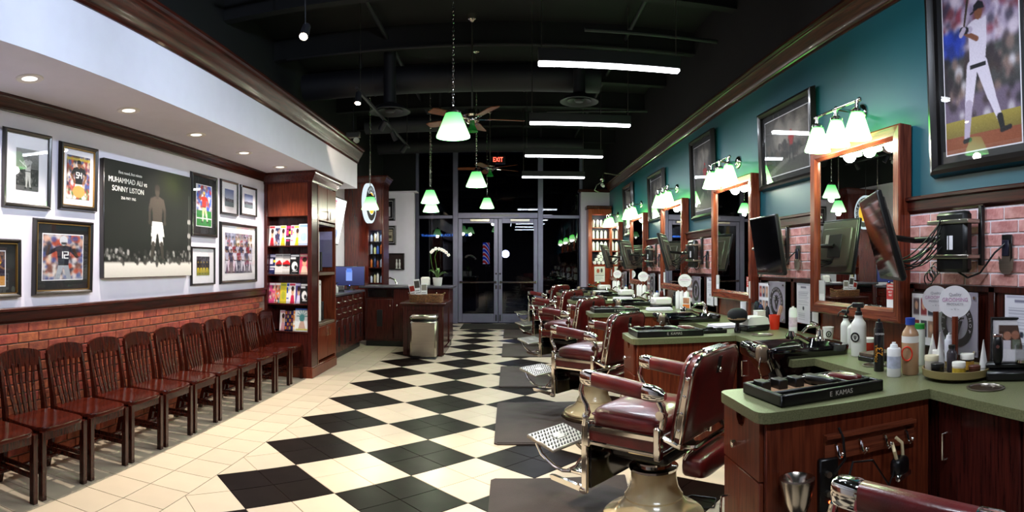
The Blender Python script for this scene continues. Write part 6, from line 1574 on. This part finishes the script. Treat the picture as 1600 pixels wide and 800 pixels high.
# lazy susan and what stands on it
t = thing('lazy_susan', 'round olive turntable tray carrying hair products', 'turntable', (2.10, 2.24, CZ)); MB().lathe([(0, .0), (.10, 0), (.10, .012), (.165, .014), (.175, .02), (.178, .055), (.170, .055), (.166, .028), (0, .026)], 40).build('dish', mat('olive_tray', '8a7a4e', .4, var=.1), t)
LZ = CZ + .029; lx, ly = 2.10, 2.24
jar('amber jar with white lid at the back of the turntable', (lx + .06, ly - .02, LZ), .036, .09, '2a1c10', 'ece8dc', 'c09030')
jar('yellow labelled jar with white lid at the front of the turntable', (lx - .065, ly - .09, LZ), .034, .07, 'd8d0c0', 'ece8dc', 'c8a838')
jar('black low jar on the left of the turntable', (lx - .11, ly + .02, LZ), .033, .055, '121214', '18181a')
jar('cream lidded jar at the far left of the turntable', (lx - .09, ly + .09, LZ), .036, .085, 'c8c0b0', 'e0d4b0')
jar('brown low jar at the right of the turntable', (lx + .02, ly - .115, LZ), .030, .045, '4a2a20', '5a3024')
jar('orange labelled jar at the back left of the turntable', (lx - .01, ly + .13, LZ), .030, .10, '6a2a14', 'ece8e0', 'd87820')
tube_('tall white tube standing left on the turntable', (lx - .035, ly + .085, LZ), .027, .20, 'eceae6', 'e4e2de', rz=R(40))
tube_('slim white tube standing at the right of the turntable', (lx + .10, ly - .10, LZ), .024, .165, 'eceae6', 'e4e2de', rz=R(40))
tube_('wide white tube with round monogram behind the turntable', (2.13, 2.46, CZ), .038, .20, 'e8e6e2', 'e0deda', rz=R(50))
bottle('pump_bottle', 'dark grey pump bottle in the middle of the turntable', (lx - .02, ly + .01, LZ), .027, .14, '3a3438', '1a1818', .6)
can('aerosol_can', 'pale aerosol can behind the turntable sign', (2.20, 2.40, CZ), .028, .21, 'd8d8e0', 'e4e4e8', .7)
def disc_sign(label, loc, r, zc, rz, big=True):
    t = thing('round_table_sign', label, 'sign', loc, rz, 'round product signs')
    MB().cyl((0, 0, 0), (0, 0, zc - r * .9), .017, n=14).build('post', M_cab, t)
    MB().cyl((0, -.003, zc), (0, .003, zc), r, n=40).build('disc', mat('sign_ivory', 'f0ecf0', .5, var=.02), t)
    pk = mat('pink_ink', 'c88ab8', .5); gy = mat('grey_ink', '9a94a0', .5)
    text('lettering', 'Quality', r * .26, gy, t, (0, -.004, zc + r * .45)); text('lettering', 'GROOMING', r * .34, pk, t, (0, -.004, zc + r * .12), sx=.85); text('lettering', 'PRODUCTS', r * .20, gy, t, (0, -.004, zc - r * .15)); text('lettering', '~ V ~', r * .22, gy, t, (0, -.004, zc - r * .45))
    return t
disc_sign('round ivory grooming products sign standing on the nearest turntable', (lx + .02, ly + .03, LZ), .085, .36, R(-42))
disc_sign('round ivory sign on a wooden post just behind the nearest one', (2.24, 2.56, CZ), .078, .385, R(-40))
# framed snapshot, clipper stand and jar at the right edge
a = Art(40, 52, 'e6e0e2', 90).rect(.16, .12, .88, .66, '4a3226').ell(.42, .36, .12, .10, 'b07860').ell(.66, .34, .12, .10, 'a06a54').rect(.3, .46, .52, .66, 'd8d0d8').rect(.56, .44, .8, .66, '6a7060').noise(.02)
t = picture('framed_snapshot', 'small black standing frame with a snapshot of two people', 'picture', (2.36, 2.10, CZ + .035), R(-52), .215, .27, a, .016, .02, M_framebk, .004, M_matw); t.rotation_euler = (Matrix.Rotation(R(-52), 3, 'Z') @ Matrix.Rotation(R(-10), 3, 'X')).to_euler()
t = thing('clipper_stand', 'black charging stand holding a black clipper at the right edge', 'stand', (2.26, 2.00, CZ), R(-45)); MB().cbox(-.13, .13, -.06, .06, 0, .05, .01).cbox(-.13, .13, .0, .06, .05, .085, .01).build('base', M_blackp, t); MB().sell((-.07, 0, .15), (.028, .026, .075), .7, 18, 10).build('clipper_body', M_blackp, t); MB().cbox(-.095, -.045, -.02, .02, .215, .232, .004).build('clipper_blade', M_chrome, t); MB().cyl((-.07, -.027, .17), (-.07, -.024, .17), .009, n=12).build('switch', M_chrome, t)
t = thing('glass_jar', 'ribbed clear glass jar beside the black clipper', 'jar', (2.305, 1.965, CZ + .086)); MB().lathe([(.036, 0), (.038, .005), (.038, .09), (.036, .092), (.033, .09), (.033, .008)], 14, close=True).build('wall', M_acr, t); MB().lathe([(0, .0), (.036, .0), (.036, .014), (0, .014)], 14).build('base', M_chrome, t)
t = thing('straight_razor_jar', 'dark chrome shaker at the far right edge of the counter', 'shaker', (2.26, 1.83, CZ)); MB().lathe([(0, 0), (.035, 0), (.03, .06), (.022, .14), (.028, .15), (.02, .19), (0, .2)], 18).build('body', M_chrome, t); MB().lathe([(.036, 0), (.034, .05)], 18).build('base_band', M_blackp, t)
# second station
t = thing('wipes_box', 'white lidded box with black base on the second counter', 'box', (2.09, 4.80, CZ), R(12)); MB().cbox(-.12, .12, -.09, .09, 0, .055, .012).build('base', M_blackp, t); MB().prism([(-.118, .055), (.118, .055), (.10, .11), (.07, .125), (-.09, .125), (-.112, .11)], 'y', -.088, .088).build('lid', M_whitep, t, 30)
t = thing('neck_brush', 'black round-headed neck brush standing on the second counter', 'brush', (1.90, 4.70, CZ)); MB().lathe([(0, 0), (.028, 0), (.03, .03), (.02, .05), (.016, .09), (.02, .12), (.03, .125)], 18).build('handle', M_blackg, t); MB().sell((0, 0, .145), (.085, .085, .065), .85, 24, 12).build('bristle_head', mat('black_bristle', '0b0a0a', .8, bump=.5, bscale=300), t); MB().lathe([(.05, .105), (.086, .115), (.086, .13)], 20).build('collar', mat('tan_collar', '9a7a5a', .5), t)
t = thing('red_cup', 'bright red plastic cup holding a comb on the second counter', 'cup', (2.30, 4.80, CZ)); MB().lathe([(0, 0), (.04, 0), (.052, .13), (.049, .13), (.038, .006), (0, .006)], 24).build('cup', M_redp, t)
t = thing('comb', 'pale pink comb leaning in the red cup', 'comb', (2.30, 4.80, CZ + .012)); M = Matrix.Rotation(R(18), 4, 'Y'); MB().cbox(-.014, .016, -.004, .004, 0, .21, .003, M).build('spine', mat('pink_comb', 'd8a898', .4), t); q = MB(); [q.box(.014, .030, -.002, .002, .10 + .012 * i, .106 + .012 * i, M) for i in range(9)]; q.build('teeth', mat('pink_comb', 'd8a898', .4), t, 0)
can('shaving_can', 'black spray can with navy cap against the second wainscot', (2.34, 5.28, CZ), .034, .23, '15161c', '1c2030', .8)
can('shaving_can', 'slim black spray can behind the white box', (2.30, 5.10, CZ), .026, .21, '15161c', '20305a', .8)
can('shaving_can', 'thin black aerosol beside the slim can', (2.32, 5.00, CZ), .024, .20, '1a1a22', '101018', .8)
tube_('pointed white tube left of the red card post on the second counter', (2.22, 5.34, CZ), .032, .22, 'f0eef0', 'e8e6e8')
t = thing('comb_jar', 'white square container on the second counter', 'container', (2.25, 5.02, CZ)); MB().cbox(-.045, .045, -.045, .045, 0, .15, .006).build('body', M_whitep, t); MB().cbox(-.047, .047, -.047, .047, .15, .156, .003).build('rim', M_whitep, t)
t = thing('flag_post', 'dark wooden post with a white rod on the second counter', 'post', (2.22, 5.18, CZ)); MB().cyl((0, 0, 0), (0, 0, .26), .016, n=14).build('post', M_cab, t); MB().cyl((0, 0, .2), (0, 0, .42), .008, n=10).build('rod', M_whitep, t)
t = thing('folded_towel', 'white folded towel lying flat on the second counter', 'towel', (1.98, 5.12, CZ), R(8)); MB().cbox(-.17, .17, -.11, .11, 0, .018, .006).build('lower_fold', M_paper, t); MB().cbox(-.165, .165, -.105, .105, .018, .032, .006).build('upper_fold', M_paper, t)
t = thing('tool_tray', 'small black tray beside the clipper tray on the second counter', 'tray', (1.70, 4.78, CZ)); MB().cbox(-.11, .11, -.07, .07, 0, .012, .003).cbox(-.11, .11, -.07, -.06, 0, .03, .003).cbox(-.11, .11, .06, .07, 0, .03, .003).build('tray_body', M_blackp, t); MB().cbox(-.05, .0, -.03, .03, .012, .05, .004).build('guard', M_blackp, t); MB().cbox(.03, .09, -.02, .02, .012, .04, .004).build('guard', M_blackp, t)
# third to fifth stations: towels, cylinders, signs, odd bottles
for k in (2, 3, 4):
    dy = PITCH * k; ST = STN[k]
    disc_sign('round ivory product sign at the %s station' % ST, (2.22, 2.50 + dy, CZ), .085, .37, R(-25 + 5 * k))
    for i in range(3):
        can('white_canister', '%s tall white canister at the %s station' % (['left', 'middle', 'right'][i], ST), (2.18 + .03 * i, 2.66 - .085 * i + dy, CZ), .036, .24, 'f2f0ee', 'f2f0ee', .98, 'white canisters')
    t = thing('towel_box', 'white box of towels with black base on the %s counter' % ST, 'box', (2.00, 2.86 + dy, CZ), R(8)); MB().cbox(-.13, .13, -.09, .09, 0, .04, .008).build('base', M_blackp, t); MB().cbox(-.128, .128, -.088, .088, .04, .14, .02).build('lid', M_whitep, t)
    t = thing('folded_towel', 'white folded towel on the edge of the %s counter' % ST, 'towel', (1.86, 2.42 + dy, CZ), R(-4)); MB().cbox(-.16, .16, -.09, .09, 0, .02, .006).build('lower_fold', M_paper, t); MB().cbox(-.155, .155, -.085, .085, .02, .036, .006).build('upper_fold', M_paper, t)
    for i, (x, y, r, h, c1, c2, nm) in enumerate(((2.30, 3.0, .034, .17, 'e8e6e2', '1a1a1a', 'white bottle with black cap'), (2.26, 3.12, .03, .20, '15151a', '222228', 'black bottle'), (2.32, 3.22, .03, .15, 'd8782a', 'ece8e0', 'orange bottle with white cap'), (2.2, 3.86, .032, .18, 'e6e4e6', '2a50a0', 'white bottle with blue cap'), (2.3, 3.98, .03, .21, '5a1c18', '111111', 'dark red bottle'), (2.24, 4.14, .036, .14, 'f0eeec', 'f0eeec', 'squat white bottle'))):
        if k == 4 and y > 3.7: continue
        bottle('bottle', '%s on the %s station counter' % (nm, ST), (x, y + dy, CZ), r, h, c1, c2, .45, 'loose bottles on the far counters')
    jar('white lidded jar beside the sink of the %s station' % ST, (2.2, 4.30 + dy - (.7 if k == 4 else 0), CZ), .035, .08, 'd8d4d0', 'f0eeee')
t = thing('standing_card', 'small pale frame with orange card on the third counter', 'picture', (2.20, 2.36 + 4.8, CZ), R(-50)); MB().cbox(-.06, .06, -.006, .006, 0, .17, .003).build('frame', M_whitep, t); MB().box(-.045, .045, -.0075, -.006, .085, .155).build('photo', mat('orange_photo', 'c88a68', .5, var=.4, scale=30), t, 0); MB().box(-.05, .05, -.009, -.006, 0, .075).build('orange_card', mat('orange_card', 'd8702a', .5), t, 0)
# ---- product cabinet at the far right
PX0, PX1, PYc = 1.86, XR - .03, 13.95
t = thing('product_cabinet', 'tall red cherry product cabinet with lit shelves at the far right', 'cabinet', ((PX0 + PX1) / 2, PYc, 0)); hx = (PX1 - PX0) / 2
M_pc = wood('bright_cherry', '9a3c20', '6c2414', .3, .4, 'z')
for x0, x1 in ((-hx, -hx + .09), (hx - .05, hx)): MB().cbox(x0, x1, 0, .36, 0, 2.79, .004).build('side_post', M_pc, t)
MB().box(-hx + .09, hx - .05, .30, .36, .1, 2.79).build('back', mat('navy_niche', '1c1c3a', .5), t, 0); MB().cbox(-hx + .09, hx - .05, 0, .3, 0, 1.44, .004).build('lower_panel', M_pc, t); MB().cbox(-hx + .09, hx - .05, 0, .3, 2.66, 2.79, .004).build('header', M_pc, t)
MB().cbox(-hx - .04, hx, -.05, .36, 2.79, 2.87, .012).build('crown', M_cabd, t)
for z in (1.47, 1.80, 2.09, 2.36): MB().cbox(-hx + .09, hx - .05, .01, .30, z - .025, z, .003).build('shelf', M_pc, t)
light('POINT', 'cabinet_light', t, (-.02, .06, 2.54), 2.2, LSCON, .03)
for si, (z, n, h, r) in enumerate(((2.36, 3, .18, .035), (2.09, 4, .20, .034), (1.80, 4, .22, .038))):
    for i in range(n):
        can('white_canister', 'white product bottle, %s from left on the %s shelf of the product cabinet' % (ORD[i], ['top', 'second', 'third'][si]), ((PX0 + PX1) / 2 - hx + .135 + .098 * i, PYc + .10, z + .001), r, h, 'f2f0ee', 'e8e4e0', .8, 'white bottles in the product cabinet')
n_ = 0
for r_, cnt in enumerate((4, 3, 2, 1)):
    for i in range(cnt):
        t = thing('rolled_towel', 'white rolled towel %s in the %s row of the towel pyramid' % (ORD[i], ['bottom', 'second', 'third', 'top'][r_]), 'towel', ((PX0 + PX1) / 2 + .03 - .05 * cnt + .10 * i + .05, PYc + .03, 1.471 + .043 + r_ * .074), 0, 'rolled towels in a pyramid')
        MB().cyl((0, 0, 0), (0, .20, 0), .042, n=18).build('roll', mat('white_towel', 'f0ece8', .9, bump=.4, bscale=200), t); MB().tube([(.030 * s / 14 * math.cos(s * .9), -.002, .030 * s / 14 * math.sin(s * .9)) for s in range(15)], .003, 4).build('spiral_edge', M_paper, t)
a = Art(40, 56, 'efe9e6', 95).rect(.08, .06, .92, .52, 'd8d0c8').ell(.35, .28, .14, .14, 'b04a3a').ell(.7, .25, .1, .14, '4a3a3a').rect(.08, .56, .92, .60, '6a5a5a').rect(.1, .68, .8, .70, '9a9292').rect(.1, .76, .86, .78, '9a9292').rect(.1, .84, .6, .86, '9a9292')
t = thing('poster', 'white notice poster on the red cabinet at the far right', 'poster', ((PX0 + PX1) / 2 - .01, PYc - .002, 1.06)); MB().box(-.125, .125, -.003, 0, 0, .36).build('sheet', M_paper, t, 0); mobj('print', a.mesh('print', .24, .35), M_print, t, 0, (0, -.004, .005))
# cord on the floor by the second chair
tag(MB().tube([(1.30, 3.05, .006), (1.12, 3.12, .006), (1.0, 3.3, .006), (1.08, 3.42, .006), (1.22, 3.40, .006), (1.28, 3.52, .006), (1.15, 3.62, .006), (1.0, 3.55, .006)], .005, 6).build('floor_cable', M_blackp), 'thin black cord curling on the tiles behind the whole barber chair', 'cord')
